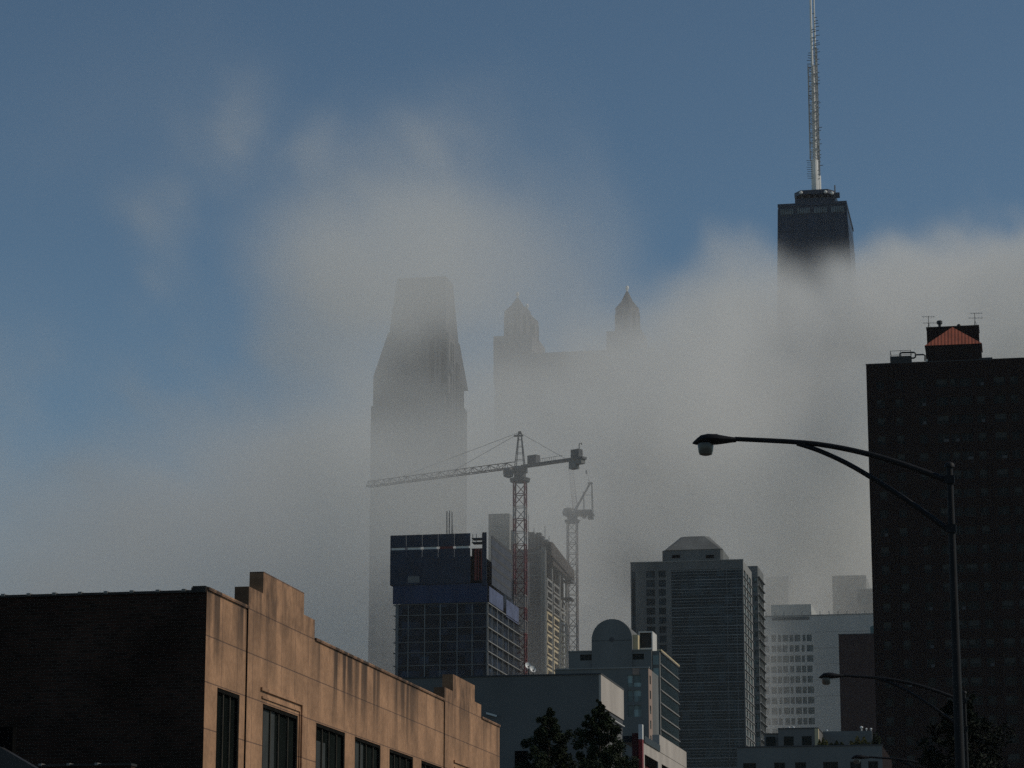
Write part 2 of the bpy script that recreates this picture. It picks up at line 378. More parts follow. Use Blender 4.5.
# low yard wall in front with tile coping, and a shed on it at the left edge
pA, pB = W(22,765,56), W(131,763.5,56)
yw = thing('brick_wall', 'low dark brick wall with pale jointed coping at the bottom left corner', 'wall', (pA.x, 56, 0))
zt = pA.z
MB().box(pA.x-4, 56, 0, pB.x, 56.3, zt-.045).build('masonry', M['brick_dark'], yw)
c = MB().box(pA.x-4, 55.96, zt-.045, pB.x+.02, 56.34, zt)
for px in (-14, 13, 41, 69, 97): 
    q = W(px, 764, 56); c.box(q.x-.035, 55.94, zt-.03, q.x+.035, 56.36, zt+.02, 1)
c.build('coping', [M['coping'], M['joint']], yw)
pS = W(0,726,52)
sh = thing('rooftop_shed', 'black box topped shed with sloping grey roof at the left frame edge', 'shed', (pS.x, 52, 0))
q1, q2, q3 = W(13,727,52), W(-2,748,52), W(46,772,52)
MB().box(q1.x-2.2, 52, 0, q1.x, 52.2, q1.z).build('box', M['void'], sh)
MB().prism([(q1.x-2.2, q2.z), (W(3,748,51.9).x, q2.z), (q3.x, q3.z), (q3.x, q3.z-.06), (q1.x-2.2, q3.z-.06)], 'y', 51.7, 51.98).build('roof', M['dark_metal'], sh)
MB().box(q1.x-2.2, 51.75, 0, q3.x-.05, 51.95, q3.z-.065).build('wall', M['brick_dark'], sh)

# ------------------------------------------------------------------ grey rendered block beyond it
G = thing('grey_block', 'plain dark grey rendered block with one sunlit cream end wall', 'building', (FX, 118.8, 0))
GY, GZ = 118.8, 15.03
gx0 = W(386,679,GY).x
MB().box(gx0, GY, 0, FX-.1, 125.6, GZ-.06).build('wall', M['grey_render'], G)
MB().box(gx0-.02, GY-.05, GZ-.06, FX+.02, 125.65, GZ).build('coping', M['grey_trim'], G)
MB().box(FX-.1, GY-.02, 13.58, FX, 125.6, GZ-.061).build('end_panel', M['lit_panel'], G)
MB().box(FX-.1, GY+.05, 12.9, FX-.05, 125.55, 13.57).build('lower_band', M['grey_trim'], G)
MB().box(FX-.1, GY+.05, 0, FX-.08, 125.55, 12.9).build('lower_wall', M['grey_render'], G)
MB().tube([(FX+.02, GY, 13.28), (FX+.02, 125.5, 13.28)], .035, 6).build('gutter', M['white_paint'], G)
q = W(515,751,GY); q2 = W(528,768,GY)
MB().box(q.x, GY-.03, 8, q2.x, GY-.004, q.z).build('door', M['void'], G)
q = W(486.5,713,GY); q2 = W(497.5,716.6,GY)
wl = thing('wall_light', 'small white strip light fixed to the dark grey wall', 'light fitting', (q.x, GY, q2.z))
wl.location = ((q.x+q2.x)/2, GY-.05, (q.z+q2.z)/2); wl.rotation_euler = (0, radians(17), 0)
MB().box(wl.location.x-.25, GY-.13, wl.location.z-.04, wl.location.x+.25, GY-.06, wl.location.z+.04).build('tube', M['white_paint'], wl)
MB().box(wl.location.x-.06, GY-.06, wl.location.z-.03, wl.location.x+.06, GY-.003, wl.location.z+.03).build('bracket', M['grey_trim'], wl)
for i, (px, py, lab) in enumerate(((528.2,665.5,'white satellite dish on grey roof, left one of the pair'),(533,669,'white satellite dish on grey roof, right one of the pair'))):
    q = W(px, py, 120.2)
    dsh = thing('satellite_dish', lab, 'satellite dish', (q.x, 120.2, GZ), 'satellite dishes on the grey roof')
    d = MB(); n = 20; R = .155; rings = [(0, .06), (.4, .05), (.75, .025), (1, 0)]
    ax = Vector((.62,-.72,.30)).normalized(); u = ax.cross(Vector((0,0,1))).normalized(); v = u.cross(ax)
    prev = None
    for sgn in (0, -.012):
        for k in range(len(rings)-1):
            for t in range(n):
                a0, a1 = 2*pi*t/n, 2*pi*(t+1)/n
                def P(r, h, a): return q + (u*cos(a)+v*sin(a))*R*r - ax*(h-sgn)
                d.face([P(*rings[k],a0), P(*rings[k+1],a0), P(*rings[k+1],a1), P(*rings[k],a1)])
    d.build('reflector', M['dish'], dsh)
    MB().tube([(q.x, 120.24, GZ), (q.x, 120.24, q.z-.02)], .025, 6).build('mast', M['dark_metal'], dsh)
    MB().tube([q - v*R*.9, q + ax*.2], .012, 5).build('feed_arm', M['dark_metal'], dsh)

# ------------------------------------------------------------------ red and cream shop building
R_ = thing('shop_building', 'cream fronted shop building with dark red brick side and tall white parapet', 'building', (FX, 131.5, 0))
rx = W(632,735,131.5).x
MB().box(rx, 131.5, 0, FX-.12, 149, 13.5).build('side_wall', M['brick_maroon'], R_)
MB().box(FX-.16, 131.45, 0, FX+.03, 131.85, 13.2).build('corner_strip', M['red_paint'], R_)
MB().box(FX-.16, 131.45, 13.2, FX+.03, 131.85, 13.92).build('corner_cap', M['white_paint'], R_)
hl = [(132.4, 4, 137.3, 12.55), (138.6, 4, 142.9, 12.55), (143.9, 4, 148.0, 12.55)]
MB().wall('x', FX, 131.86, 148.66, 0, 13.1, hl, .2).build('wall', M['lit_panel'], R_)
for a, z0, b, z1 in hl:
    w = MB().box(FX-.19, a, z0, FX-.14, b, z1-.45).build('shop_panel', M['lit_panel'], R_)
    MB().box(FX-.19, a, z1-.45, FX-.06, b, z1).build('dark_header', M['void'], w)
    MB().box(FX-.139, b-.5, z0, FX-.06, b, z1-.45).build('red_jamb', M['rust_red'], w)
MB().box(FX-1.0, 132.0, 13.1, FX+.06, 137.7, 13.42).build('canopy_box', M['dark_metal'], R_)
MB().box(FX-.35, 137.72, 13.1, FX+.02, 148.66, 13.96).build('parapet', M['lit_panel'], R_)

# ------------------------------------------------------------------ trees
def leafy(name, base, h, prof, n, seed, label, leaf='leaf', lsize=(.06,.14), group=None, trunk_r=.13, jag=.25):
    """crown radius profile prof(t), t=0 bottom..1 top of crown; clumps of small leaf faces through the volume with gaps between them"""
    rnd = random.Random(seed); base = Vector(base)
    t = thing(name, label, 'tree', base, group)
    zb = h*.28
    tk = MB().tube([base, base+Vector((.05,.03,h*.35)), base+Vector((-.05,.02,h*.7)), base+Vector((0,0,h*.97))], [trunk_r, trunk_r*.8, trunk_r*.45, .015], 8)
    limbs = MB(); clumps = []
    nb = 80
    for i in range(nb):
        tt = (i+.5)/nb; z = zb+(h-zb)*tt; ang = i*2.4+rnd.uniform(-.4,.4); r = prof(tt)*rnd.uniform(.75,1.12)
        p0 = base+Vector((0,0,z-.25*r)); p1 = base+Vector((cos(ang)*r, sin(ang)*r, z+.28*r))
        limbs.tube([p0, (p0+p1)/2+Vector((0,0,-.05)), p1], [.035*(1.1-tt)+.008, .02*(1.1-tt)+.006, .005], 5)
        for k in range(5):
            s = rnd.uniform(.25,1.04); clumps.append((p0.lerp(p1, s)+Vector((rnd.gauss(0,.1),rnd.gauss(0,.1),rnd.gauss(0,.12))), (.07+.2*r)*rnd.uniform(.55,1.1)))
    clumps.append((base+Vector((0,0,h-.05)), .06))
    lf = MB(); per = max(4, n//len(clumps))
    for c, r in clumps:
        for k in range(per):
            d = Vector((rnd.gauss(0,1), rnd.gauss(0,1), rnd.gauss(0,1))).normalized()*r*rnd.random()**.45
            p = c+d; L = rnd.uniform(*lsize); a = Vector((rnd.gauss(0,1), rnd.gauss(0,1), rnd.gauss(-.3,.7))).normalized(); b = a.cross(Vector((rnd.gauss(0,1),rnd.gauss(0,1),rnd.gauss(0,1)))).normalized()
            lf.face([p-a*L*.5, p+b*L*.28, p+a*L*.5, p-b*L*.28])
    tr = tk.build('trunk', M['bark'], t, True); limbs.build('limbs', M['bark'], tr); lf.build('crown', M[leaf], t)
    return t
cone = lambda R: (lambda t: R*(min(1, t*4+.35))*(1-t)**.85+.02)
q = W(549,714,111); leafy('street_tree', (q.x,111,.13), q.z-.13, cone(4.2), 70000, 3, 'dark narrow tree before the grey wall, shorter and left of the pair', group='street trees before the grey block')
q = W(600,704,108); leafy('street_tree', (q.x,108,.13), q.z-.13, cone(4.0), 70000, 8, 'dark narrow pointed tree before the cream end wall, taller of the pair', group='street trees before the grey block')
q = W(962,697,84); leafy('street_tree', (q.x,84,.13), q.z-.13, lambda t: 1.75*(1-(2*t-.8)**2*.45)*(1 if t < .8 else (1-t)/.2*.8+.2), 26000, 5, 'round dark tree behind the lamp post at the bottom right', lsize=(.08,.17), leaf='leaf_dark')

# ------------------------------------------------------------------ street lamps (double-arm davit)
def street_lamp(Y):
    top = W(949.5,466,40); bx = top.x; zt = top.z
    L_ = thing('street_lamp', 'black double arm street lamp with long tapered arm, tallest and nearest one', 'street lamp', (bx, 40, .13), 'street lamps along the right kerb')
    MB().lathe([(.2,0),(.2,.1),(.13,.25),(.125,.9)], (bx,40,.13), 14).build('base', M['lamp_metal'], L_, True)
    MB().tube([(bx,40,.9),(bx,40,5),(bx,40,zt)], [.10,.070,.046], 14).build('pole', M['lamp_metal'], L_, True)
    MB().lathe([(.075,-.02),(.075,.02),(.05,.05),(.02,.06)], (bx,40,zt), 12).build('finial', M['lamp_metal'], L_, True)
    P = lambda px, py: W(px, py, 40)
    up = [P(946,480), P(905,465), P(868,454), P(830,446), P(795,442), P(735,439)]
    lo = [P(948,530), P(918,508), P(885,486), P(850,465), P(820,451), P(797,443.5)]
    def smooth(c):
        o = []
        for i in range(len(c)-1):
            p0, p1, p2, p3 = c[max(i-1,0)], c[i], c[i+1], c[min(i+2,len(c)-1)]
            for k in range(5):
                t = k/5; o.append(.5*((2*p1)+(-p0+p2)*t+(2*p0-5*p1+4*p2-p3)*t*t+(-p0+3*p1-3*p2+p3)*t**3))
        return o+[c[-1]]
    a = smooth(up); MB().tube(a, [.047-.012*i/len(a) for i in range(len(a))], 10).build('upper_arm', M['lamp_metal'], L_, True)
    a = smooth(lo); MB().tube(a, [.042-.008*i/len(a) for i in range(len(a))], 10).build('lower_arm', M['lamp_metal'], L_, True)
    for py in (480, 529): q = P(950, py); MB().box(bx-.08, 39.93, q.z-.06, bx+.065, 40.07, q.z+.06).build('clamp', M['lamp_metal'], L_)
    # cobra head: lofted housing along X
    prof = [(692.5,442.5,.005,.01),(696,441.5,.07,.045),(701,439.5,.12,.075),(708,439,.145,.09),(716,439,.14,.085),(724,439.2,.11,.065),(731,439.2,.075,.048),(736,439.2,.05,.04)]
    h = MB(); rings = []
    for px, py, wy, hz in prof:
        c = P(px, py); rings.append([(c.x, c.y+wy*cos(2*pi*k/14), c.z-.012+hz*sin(2*pi*k/14)*(1 if sin(2*pi*k/14) > 0 else .85)) for k in range(14)])
    n0 = len(h.v)
    for r in rings: h.v += r
    for i in range(len(rings)-1):
        for k in range(14):
            jn = (k+1) % 14; o = n0+i*14; h.f.append((o+k, o+jn, o+14+jn, o+14+k)); h.m.append(0)
    h.f.append(tuple(range(n0, n0+14))); h.m.append(0); h.f.append(tuple(n0+(len(rings)-1)*14+k for k in range(14))); h.m.append(0)
    hd = h.build('lamp_head', M['lamp_metal'], L_, True)
    c = P(716.5, 435); MB().lathe([(.045,0),(.04,.03),(.015,.075)], (c.x,c.y,c.z-.06), 10).build('photocell', M['lamp_metal'], hd, True)
    c = P(705.6, 445); MB().lathe([(.118,.02),(.122,0),(.11,-.10),(.095,-.145),(.05,-.16)], (c.x,c.y,c.z), 18).build('lens', M['lens'], hd, True)
    return L_
lamp = street_lamp(40)
for Yl, px, lab in ((72.8, 965, 'black double arm street lamp before the red brick slab, middle one in size'), (100, 956, 'smallest street lamp, its head just above the bottom edge before the low grey building')):
    c = copy_tree(lamp); c.location.y = Yl; c.location.x = W(px, 720, Yl).x; c['label'] = lab

# ------------------------------------------------------------------ low grey building at the bottom right with roof garden
Lb = thing('low_building', 'low grey building with rooftop penthouse beyond the smallest lamp', 'building', (W(737,748,240).x, 240, 0))
x0, x1, zt = W(737,748,240).x, W(882,745,240).x, 21.8
hl = []
for px0, px1 in ((743,756),(774,785),(795,806),(823,838),(850,861),(868,878)):
    hl.append((W(px0,760,240).x, zt-3.0, W(px1,760,240).x, zt-1.35))
f = MB().wall('y', 240, x0, x1, 0, zt, hl, .25); f.face([(x1,240,0),(x1,256,0),(x1,256,zt),(x1,240,zt)], 1); f.face([(x0,240,0),(x0,256,0),(x0,256,zt),(x0,240,zt)]); f.face([(x0,240,zt-.02),(x1,240,zt-.02),(x1,256,zt-.02),(x0,256,zt-.02)])
f.build('wall', [M['conc'], M['brick_tower']], Lb)  # right side coloured dark to stand in for shade, hiding a sunlit face
MB().box(x0-.06, 239.92, zt, x1+.06, 240.35, zt+.10).build('coping', M['grey_trim'], Lb)
for h in hl:
    w = MB().box(h[0], 240.2, h[1], h[2], 240.24, h[3]).build('window', M['pane'], Lb)
    fr = MB(); t = .07
    fr.box(h[0], 240.14, h[1], h[0]+t, 240.199, h[3]); fr.box(h[2]-t, 240.14, h[1], h[2], 240.199, h[3]); fr.box((h[0]+h[2])/2-t/2, 240.14, h[1], (h[0]+h[2])/2+t/2, 240.199, h[3]); fr.box(h[0]+t, 240.14, h[3]-t, h[2]-t, 240.199, h[3])
    fr.build('frame', M['frame'], w)
P0, P1, P2 = W(764,734,245), W(778,729,245), W(818,729,245)
MB().box(P1.x, 245, zt-.02, P2.x, 251, P1.z).box(P0.x, 245.2, zt-.02, P1.x-.003, 251, P0.z).build('penthouse', M['grey_render'], Lb)
MB().box(P0.x-.05, 245.1, P0.z, P1.x-.003, 251, P0.z+.07).box(P1.x, 244.93, P1.z, P2.x+.05, 251, P1.z+.08).build('penthouse_roof', M['grey_trim'], Lb)
for px in (766, 784, 802): 
    q = W(px,738,245); MB().box(q.x, 244.97, zt+.55, q.x+.85, 244.995, zt+1.35).build('penthouse_window', M['pane'], Lb)
MB().box(P2.x-.3, 244.95, zt, P2.x+.03, 245.6, P1.z-.02).build('sunlit_side_strip', M['cream'], Lb)  # cream strip paints in the sunlight on the penthouse's right side
q0, q1 = W(820,731.5,250), W(872,732,250)
MB().box(P2.x+.05, 250, zt-.02, q1.x, 250.25, q0.z).build('terrace_wall', M['conc'], Lb)
def shrub(px0, px1, py, Y, seed, lab, leaf):
    a, b = W(px0,746,Y), W(px1,py,Y); rnd = random.Random(seed); o = thing('shrub', lab, 'shrub', ((a.x+b.x)/2, Y, 21.8), 'shrubs on the roof terrace')
    m = MB(); st = MB(); cx = (a.x+b.x)/2; rx = (b.x-a.x)/2; hz = b.z-21.8
    for k in range(5):
        st.tube([(cx,Y,21.78),(cx+rnd.uniform(-rx,rx)*.7, Y+rnd.uniform(-.3,.3), 21.8+hz*.7)], [.03,.01], 5)
    for k in range(1100):
        u = rnd.uniform(-1,1); h = hz*(1-.45*u*u)*(.75+.25*sin(u*9+seed)); p = Vector((cx+u*rx, Y+rnd.gauss(0,.28), 21.85+h*rnd.random()**.6)); L = rnd.uniform(.08,.17)
        d = Vector((rnd.gauss(0,1),rnd.gauss(0,1),rnd.gauss(0,1))).normalized(); e = d.cross(Vector((rnd.gauss(0,1),rnd.gauss(0,1),1))).normalized()
        m.face([p-d*L*.6, p+e*L*.35, p+d*L*.6, p-e*L*.35])
    m.build('leaves', M[leaf], o); st.build('stem', M['bark'], o)
shrub(817.5,828,738,243,1,'olive shrub on the roof terrace beside the penthouse','leaf_yellow')
shrub(829,845,741,243.5,2,'low dark shrub in the middle of the roof terrace','leaf')
shrub(850,870,736,243,4,'wide olive shrub near the right end of the roof terrace','leaf_yellow')
shrub(872,880,731,242.5,6,'tall dark shrub at the right corner of the roof terrace','leaf')
for i, (px, py, rr, lab) in enumerate(((861.5,727.5,.15,'largest white roof vent above the terrace wall, left of three'),(866.3,729,.10,'white roof vent above the terrace wall, middle of three'),(871,729,.11,'white roof vent above the terrace wall, right of three'),(827,730.5,.09,'single white roof vent beside the penthouse'),(789,727.5,.10,'white roof vent on the penthouse, left one'),(793.5,727.5,.11,'white roof vent on the penthouse, right one'))):
    Yv = 250.12 if px > 820 else 247
    q = W(px, py, Yv); zb = (q0.z if px > 820 else P1.z+.08)
    o = thing('roof_vent', lab, 'vent', (q.x, Yv, zb), 'white roof vents')
    MB().tube([(q.x,Yv,zb),(q.x,Yv,q.z)], rr*.45, 8).build('pipe', M['white_paint'], o)
    MB().lathe([(rr*.6,-rr*.6),(rr,-rr*.2),(rr*.9,rr*.4),(rr*.3,rr*.85)], (q.x,Yv,q.z), 10).build('cowl', M['dish'], o, True)

# ------------------------------------------------------------------ dark brick high-rise at the right
HY = 400.0
hx0 = W(866,365,HY).x; hx1 = hx0+44; hz = 91.95
H = thing('apartment_tower', 'very dark brick apartment tower filling the right edge', 'building', (hx0, HY, 0))
st = 2.78; cols = [883,902,925,945,957.5,969,984,1003,1018]
hcols = []
for i, px in enumerate(cols):
    xx = W(px,480,HY).x; hcols.append((xx, 1.7 if i in (3,5,7) else 1.15))
for k in range(6): hcols.append((hx0+26.5+k*2.9, 1.5))
hl = []; z = hz-2.6
while z > 3:
    for xx, w in hcols: hl.append((round(xx-w/2,3), round(z-1.3,3), round(xx+w/2,3), round(z,3)))
    z -= st
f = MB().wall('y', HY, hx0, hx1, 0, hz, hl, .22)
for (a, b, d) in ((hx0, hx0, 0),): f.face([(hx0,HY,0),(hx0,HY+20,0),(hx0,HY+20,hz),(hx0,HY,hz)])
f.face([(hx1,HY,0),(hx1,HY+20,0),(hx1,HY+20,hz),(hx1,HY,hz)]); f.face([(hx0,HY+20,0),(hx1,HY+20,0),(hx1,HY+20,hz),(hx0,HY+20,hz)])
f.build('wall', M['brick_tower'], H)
MB().box(hx0+.3, HY+.3, hz-.5, hx1-.3, HY+19.7, hz-.3).build('roof', M['roofing'], H)
MB().box(hx0-.06, HY-.06, hz, hx1+.06, HY+.35, hz+.12).build('coping', M['dark_metal'], H)
pil = MB()
for px in (903-8, 990): 
    q = W(px,480,HY).x; pil.box(q-.25, HY-.12, 0, q+.25, HY-.002, hz-.1)
pil.build('pilaster', M['brick_tower'], H)
rnd = random.Random(5)
wm = {}
for w in (1.7, 1.15, 1.5):
    for bl in range(4):
        m = MB(); m.box(-w/2, 0, 0, w/2, .03, 1.3, 0)
        m.box(-.03, -.03, .04, .03, -.001, 1.26, 1); m.box(-w/2, -.03, 0, w/2, -.001, .04, 1); m.box(-w/2, -.03, 1.26, w/2, -.001, 1.3, 1)
        m.box(-w/2+.02, -.022, -.12 if False else .05, -w/2+.06, -.001, 1.25, 1); m.box(w/2-.06, -.022, .05, w/2-.02, -.001, 1.25, 1)
        if bl == 1: m.box(-w/2+.06, -.014, .62, -.04, -.001, 1.25, 2); 
        if bl == 2: m.box(-w/2+.06, -.014, .5, -.04, -.001, 1.25, 2); m.box(.04, -.014, .5, w/2-.06, -.001, 1.25, 2)
        if bl == 3: m.box(.04, -.2, .05, w/2-.06, -.001, .5, 3)      # window air conditioner
        wm[w, bl] = m.mesh('apartment_window', [M['pane'], M['frame'], M['blind'], M['grey_trim']])
vis = [h for h in hl if h[0] < W(1026,480,HY).x and h[1] > W(950,768,HY).z]
rnd.shuffle(vis); vis = sorted(vis, key=lambda h: 0)[:100]; vset = set(vis)
rest = MB()
for h in hl:
    w = round(h[2]-h[0], 2)
    if h in vset: place('window', wm[w, rnd.choice((0,0,1,2,2,3))], ((h[0]+h[2])/2, HY+.17, h[1]), H)
    else:
        rest.box(h[0], HY+.17, h[1], h[2], HY+.2, h[3], 0); rest.box((h[0]+h[2])/2-.03, HY+.14, h[1], (h[0]+h[2])/2+.03, HY+.169, h[3], 1)
        if rnd.random() < .35: rest.box(h[0]+.06, HY+.155, h[1]+.55, h[2]-.06, HY+.169, h[3]-.03, 2)
kind(rest.build('windows', [M['pane'], M['frame'], M['blind']], H), 'stuff')
# rooftop house with hipped red tile roof
A = lambda px, py, dy: W(px, py, HY+dy)
r0, r1 = A(925.5,346,4), A(981,343.5,4); ridge = A(952.5,327,7)
MB().box(r0.x, HY+4, hz-.3, r1.x, HY+10, r0.z).build('rooftop_house', M['brick_tower'], H)
e = .15
ez = r0.z+.02
hp = MB()
ap0, ap1 = Vector(((r0.x+r1.x)/2-.1, HY+7, ridge.z)), Vector(((r0.x+r1.x)/2-.1, HY+7.3, ridge.z))
c0, c1, c2, c3 = (r0.x-e, HY+4-e, ez), (r1.x+e, HY+4-e, ez), (r1.x+e, HY+10.1, ez), (r0.x-e, HY+10.1, ez)
hp.face([c0, c1, ap0]); hp.face([c1, c2, ap1, ap0]); hp.face([c2, c3, ap1]); hp.face([c3, c0, ap0, ap1]); hp.face([c3, c2, c1, c0])
rf = hp.build('tiled_roof', M['tile_red'], H)
q = A(943.5,339.5,5.2); MB().tube([q-Vector((0,0,.4)), q+Vector((0,0,.25))], .11, 8).build('vent_pipe', M['dark_metal'], rf)
b0, b1 = A(926.5,328,13), A(978.5,326,13)
MB().box(b0.x, HY+13, hz-.3, b1.x, HY+18, b0.z).build('lift_house', M['brick_tower'], H)
MB().box(b0.x-.08, HY+12.9, b0.z, b1.x+.08, HY+18.1, b0.z+.12).build('lift_house_coping', M['dark_metal'], H)
q = A(939.5,321.5,14); MB().lathe([(.22,-1.1),(.22,-.45),(.42,-.40),(.42,.05),(.3,.12)], (q.x,q.y,q.z), 12).build('chimney_cowl', M['dark_metal'], H, True)
q = A(959,326,14); MB().lathe([(.35,-.4),(.35,.1),(.2,.28)], (q.x,q.y,q.z), 10).build('roof_cowl', M['dark_metal'], H, True)
q = A(981,361,2); MB().box(q.x-.3, HY+2, hz-.3, A(992.5,361,2).x, HY+4, q.z+.5).build('roof_kerb', M['dark_metal'], H)
# water tank block with rail and bent pipe
t0, t1 = A(890,356.5,3), A(911,356,3)
MB().box(t0.x, HY+3, hz-.3, t1.x, HY+6, t0.z).build('plant_block', M['dark_metal'], H)
ra = MB(); zr = A(890,351,3).z
for xx in (t0.x+.04, (t0.x+t1.x)/2, t1.x-.04):
    for yy in (HY+3.05, HY+5.95): ra.tube([(xx,yy,t0.z),(xx,yy,zr)], .035, 5)
for yy in (HY+3.05, HY+5.95): ra.tube([(t0.x,yy,zr),(t1.x,yy,zr)], .035, 5)
for xx in (t0.x+.04, t1.x-.04): ra.tube([(xx,HY+3.05,zr),(xx,HY+5.95,zr)], .035, 5)
ra.build('guard_rail', M['grey_trim'], H)
pp = MB()
Q = lambda px, py: A(px, py, 2.4)
pp.tube([Q(900,358), Q(900,353.6), Q(902,352.6), Q(914,352.4), Q(915.5,353.4), Q(915.5,357), Q(914,358), Q(911,358.2)], .13, 8)
pp.tube([Q(915.5,354.8), Q(923.5,354.6), Q(925,355.5), Q(925,361)], .12, 8)
pp.build('duct_pipe', M['dark_metal'], H, True)
q = A(926.8,360,2.5); MB().box(q.x-.12, HY+2.4, hz, q.x+.12, HY+2.6, q.z+.1).build('roof_marker', M['white_paint'], H)
for i, (px, py0, py1, el, lab) in enumerate(((928.7,325.5,316,[(316.8,922,935),(323,922.6,938)],'thin two-bar rooftop aerial left of the chimney cowl'),(975,323.5,313.5,[(313.2,970,982.5),(318,968.5,983)],'thin two-bar rooftop aerial at the right end of the lift house'))):
    q = W(px, py0, HY+13.5); an = thing('aerial', lab, 'antenna', (q.x, HY+13.5, b0.z+.12), 'rooftop aerials on the dark tower')
    MB().tube([(q.x,HY+13.5,b0.z+.12),(q.x,HY+13.5,W(px,py1,HY+13.5).z)], .045, 5).build('mast', M['grey_trim'], an)
    tr = MB()
    for k in range(3): tr.tube([(q.x+.28*cos(k*2.1),HY+13.5+.28*sin(k*2.1),b0.z+.12),(q.x,HY+13.5,b0.z+1.0)], .03, 4)
    tr.build('tripod', M['grey_trim'], an)
    for py, xa, xb in el:
        bar = MB(); pa, pb = W(xa,py+.5,HY+13.5), W(xb,py-.5,HY+13.5); zz = (pa.z+pb.z)/2
        bar.tube([(pa.x,HY+13.3,zz),(pb.x,HY+13.7,zz)], .032, 5)
        for k in range(5):
            xx = pa.x+(pb.x-pa.x)*(k+.5)/5; bar.tube([(xx,HY+13.0,zz),(xx,HY+14.0,zz)], .018, 4)
        bar.build('crossbar', M['grey_trim'], an)

# ------------------------------------------------------------------ red brick slab and the white grid block behind
RB = thing('brick_slab', 'plain reddish brick slab between the white block and dark tower', 'building', (W(838,634,560).x, 560, 0))
q0 = W(838.5,635,560); 
MB().box(q0.x, 560, 0, q0.x+30, 580, q0.z).build('wall', M['brick_red'], RB)
MB().box(q0.x-.08, 559.92, q0.z, q0.x+30.08, 580.08, q0.z+.2).build('coping', M['grey_trim'], RB)
q1 = W(871,634,566); MB().prism([(q1.x, q0.z+.2),(q1.x+5, q0.z+.2),(q1.x+5, W(871,622,566).z),(q1.x+1.2, W(871,624,566).z),(q1.x-.2, W(871,627,566).z)], 'y', 566, 570).build('roof_cabin', M['teal'], RB)

WY = 850.0
WB = thing('white_office_block', 'pale grey office block with rows of square windows, half veiled by fog', 'building', (W(757,617,WY).x, WY, 0))
zt = W(800,616,WY).z
rows_y = [641, 651.3, 661.6, 671.9, 682.2, 692.5, 702.8, 713.1, 723.4]; rows_y = [631.0+10.35*k for k in range(11)]
colsx = [(764.6,769.4),(770.9,776.3),(777.6,781.6),(783,788.8),(790,793.9),(795.1,800.8),(802,806),(807.2,813.4)]
s2 = W(790,641,WY).z - W(790,651.35,WY).z
hl = []; zr0 = W(790,635,WY).z; rr = random.Random(9)
for k in range(24):
    for (a, b) in colsx:
        xa, xb = W(a,660,WY).x, W(b,660,WY).x
        o = rr.choice((0, 0, .35, -.35))
        hl.append((round(xa+max(o,0),3), round(zr0-k*s2-2.05,3), round(xb+min(o,0),3), round(zr0-k*s2,3)))
x0, x1 = W(755,640,WY).x, W(900,640,WY).x
f = MB().wall('y', WY, x0, x1, 0, zt, hl, .35); f.face([(x1,WY,0),(x1,WY+40,0),(x1,WY+40,zt),(x1,WY,zt)]); f.face([(x0,WY,0),(x0,WY+40,0),(x0,WY+40,zt),(x0,WY,zt)]); f.face([(x0,WY,zt-.01),(x1,WY,zt-.01),(x1,WY+40,zt-.01),(x0,WY+40,zt-.01)])
f.build('wall', M['white_wall'], WB)
for i, h in enumerate(hl[:96]):
    me = MB().box(-(h[2]-h[0])/2, 0, 0, (h[2]-h[0])/2, .03, 2.05).box(-(h[2]-h[0])/2, -.04, .9, (h[2]-h[0])/2, -.001, .98).mesh('office_window', [M['white_wall_win']])
    place('window', me, ((h[0]+h[2])/2, WY+.3, h[1]), WB)
rest = MB()
for h in hl[96:]: rest.box(h[0], WY+.3, h[1], h[2], WY+.33, h[3])
kind(rest.build('windows', M['white_wall_win'], WB), 'stuff')
MB().box(x0, WY-.12, zt, x1, WY+.5, zt+.3).build('coping', M['conc_pale'], WB)
jl = MB()
for py in (632, 648, 664, 680, 696): 
    q = W(826,py,WY); jl.box(W(815,py,WY).x, WY-.015, q.z, x1-.2, WY-.002, q.z+.12)
jl.build('panel_joint', M['conc_pale'], WB)
q0, q1 = W(771,605,WY+8), W(811,605,WY+8)
MB().box(q0.x, WY+8, zt, q1.x, WY+30, q0.z).build('plant_room', M['white_wall'], WB)
MB().box(W(772,620,WY).x, WY-.10, W(772,620.5,WY).z, q1.x, WY-.004, W(772,617.5,WY).z).build('louvre_band', M['conc'], WB)
ps = MB()
for px in range(766, 872, 9): q = W(px,616,WY); ps.box(q.x-.1, WY+.1, zt+.3, q.x+.1, WY+.3, zt+1.3)
ps.build('roof_post', M['conc'], WB)

def plain_tower(name, label, px0, px1, py, Y, dep, mats, lines=8, top=None, vis_to=700):
    a, b = W(px0,py,Y), W(px1,py,Y); t = thing(name, label, 'building', (a.x, Y, 0))
    rows = []; z = a.z-3
    n = max(2, int((b.x-a.x)/3.2)); cw = (b.x-a.x)/n
    k = 0
    while z > a.z-40: 
        for i in range(n): rows.append((round(a.x+i*cw+.8,3), round(z-1.8,3), round(a.x+(i+1)*cw-.8,3), round(z,3)))
        z -= 3.4
    f = MB().wall('y', Y, a.x, b.x, 0, a.z, rows, .3)
    f.face([(b.x,Y,0),(b.x,Y+dep,0),(b.x,Y+dep,a.z),(b.x,Y,a.z)]); f.face([(a.x,Y,0),(a.x,Y+dep,0),(a.x,Y+dep,a.z),(a.x,Y,a.z)]); f.face([(a.x,Y,a.z-.01),(b.x,Y,a.z-.01),(b.x,Y+dep,a.z-.01),(a.x,Y+dep,a.z-.01)])
    f.build('wall', mats[0], t)
    g = MB()
    for h in rows: g.box(h[0], Y+.25, h[1], h[2], Y+.28, h[3])
    kind(g.build('windows', mats[1], t), 'stuff')
    MB().box(a.x-.1, Y-.1, a.z, b.x+.1, Y+.6, a.z+.4).build('coping', M['conc_pale'], t)
    return t, a, b
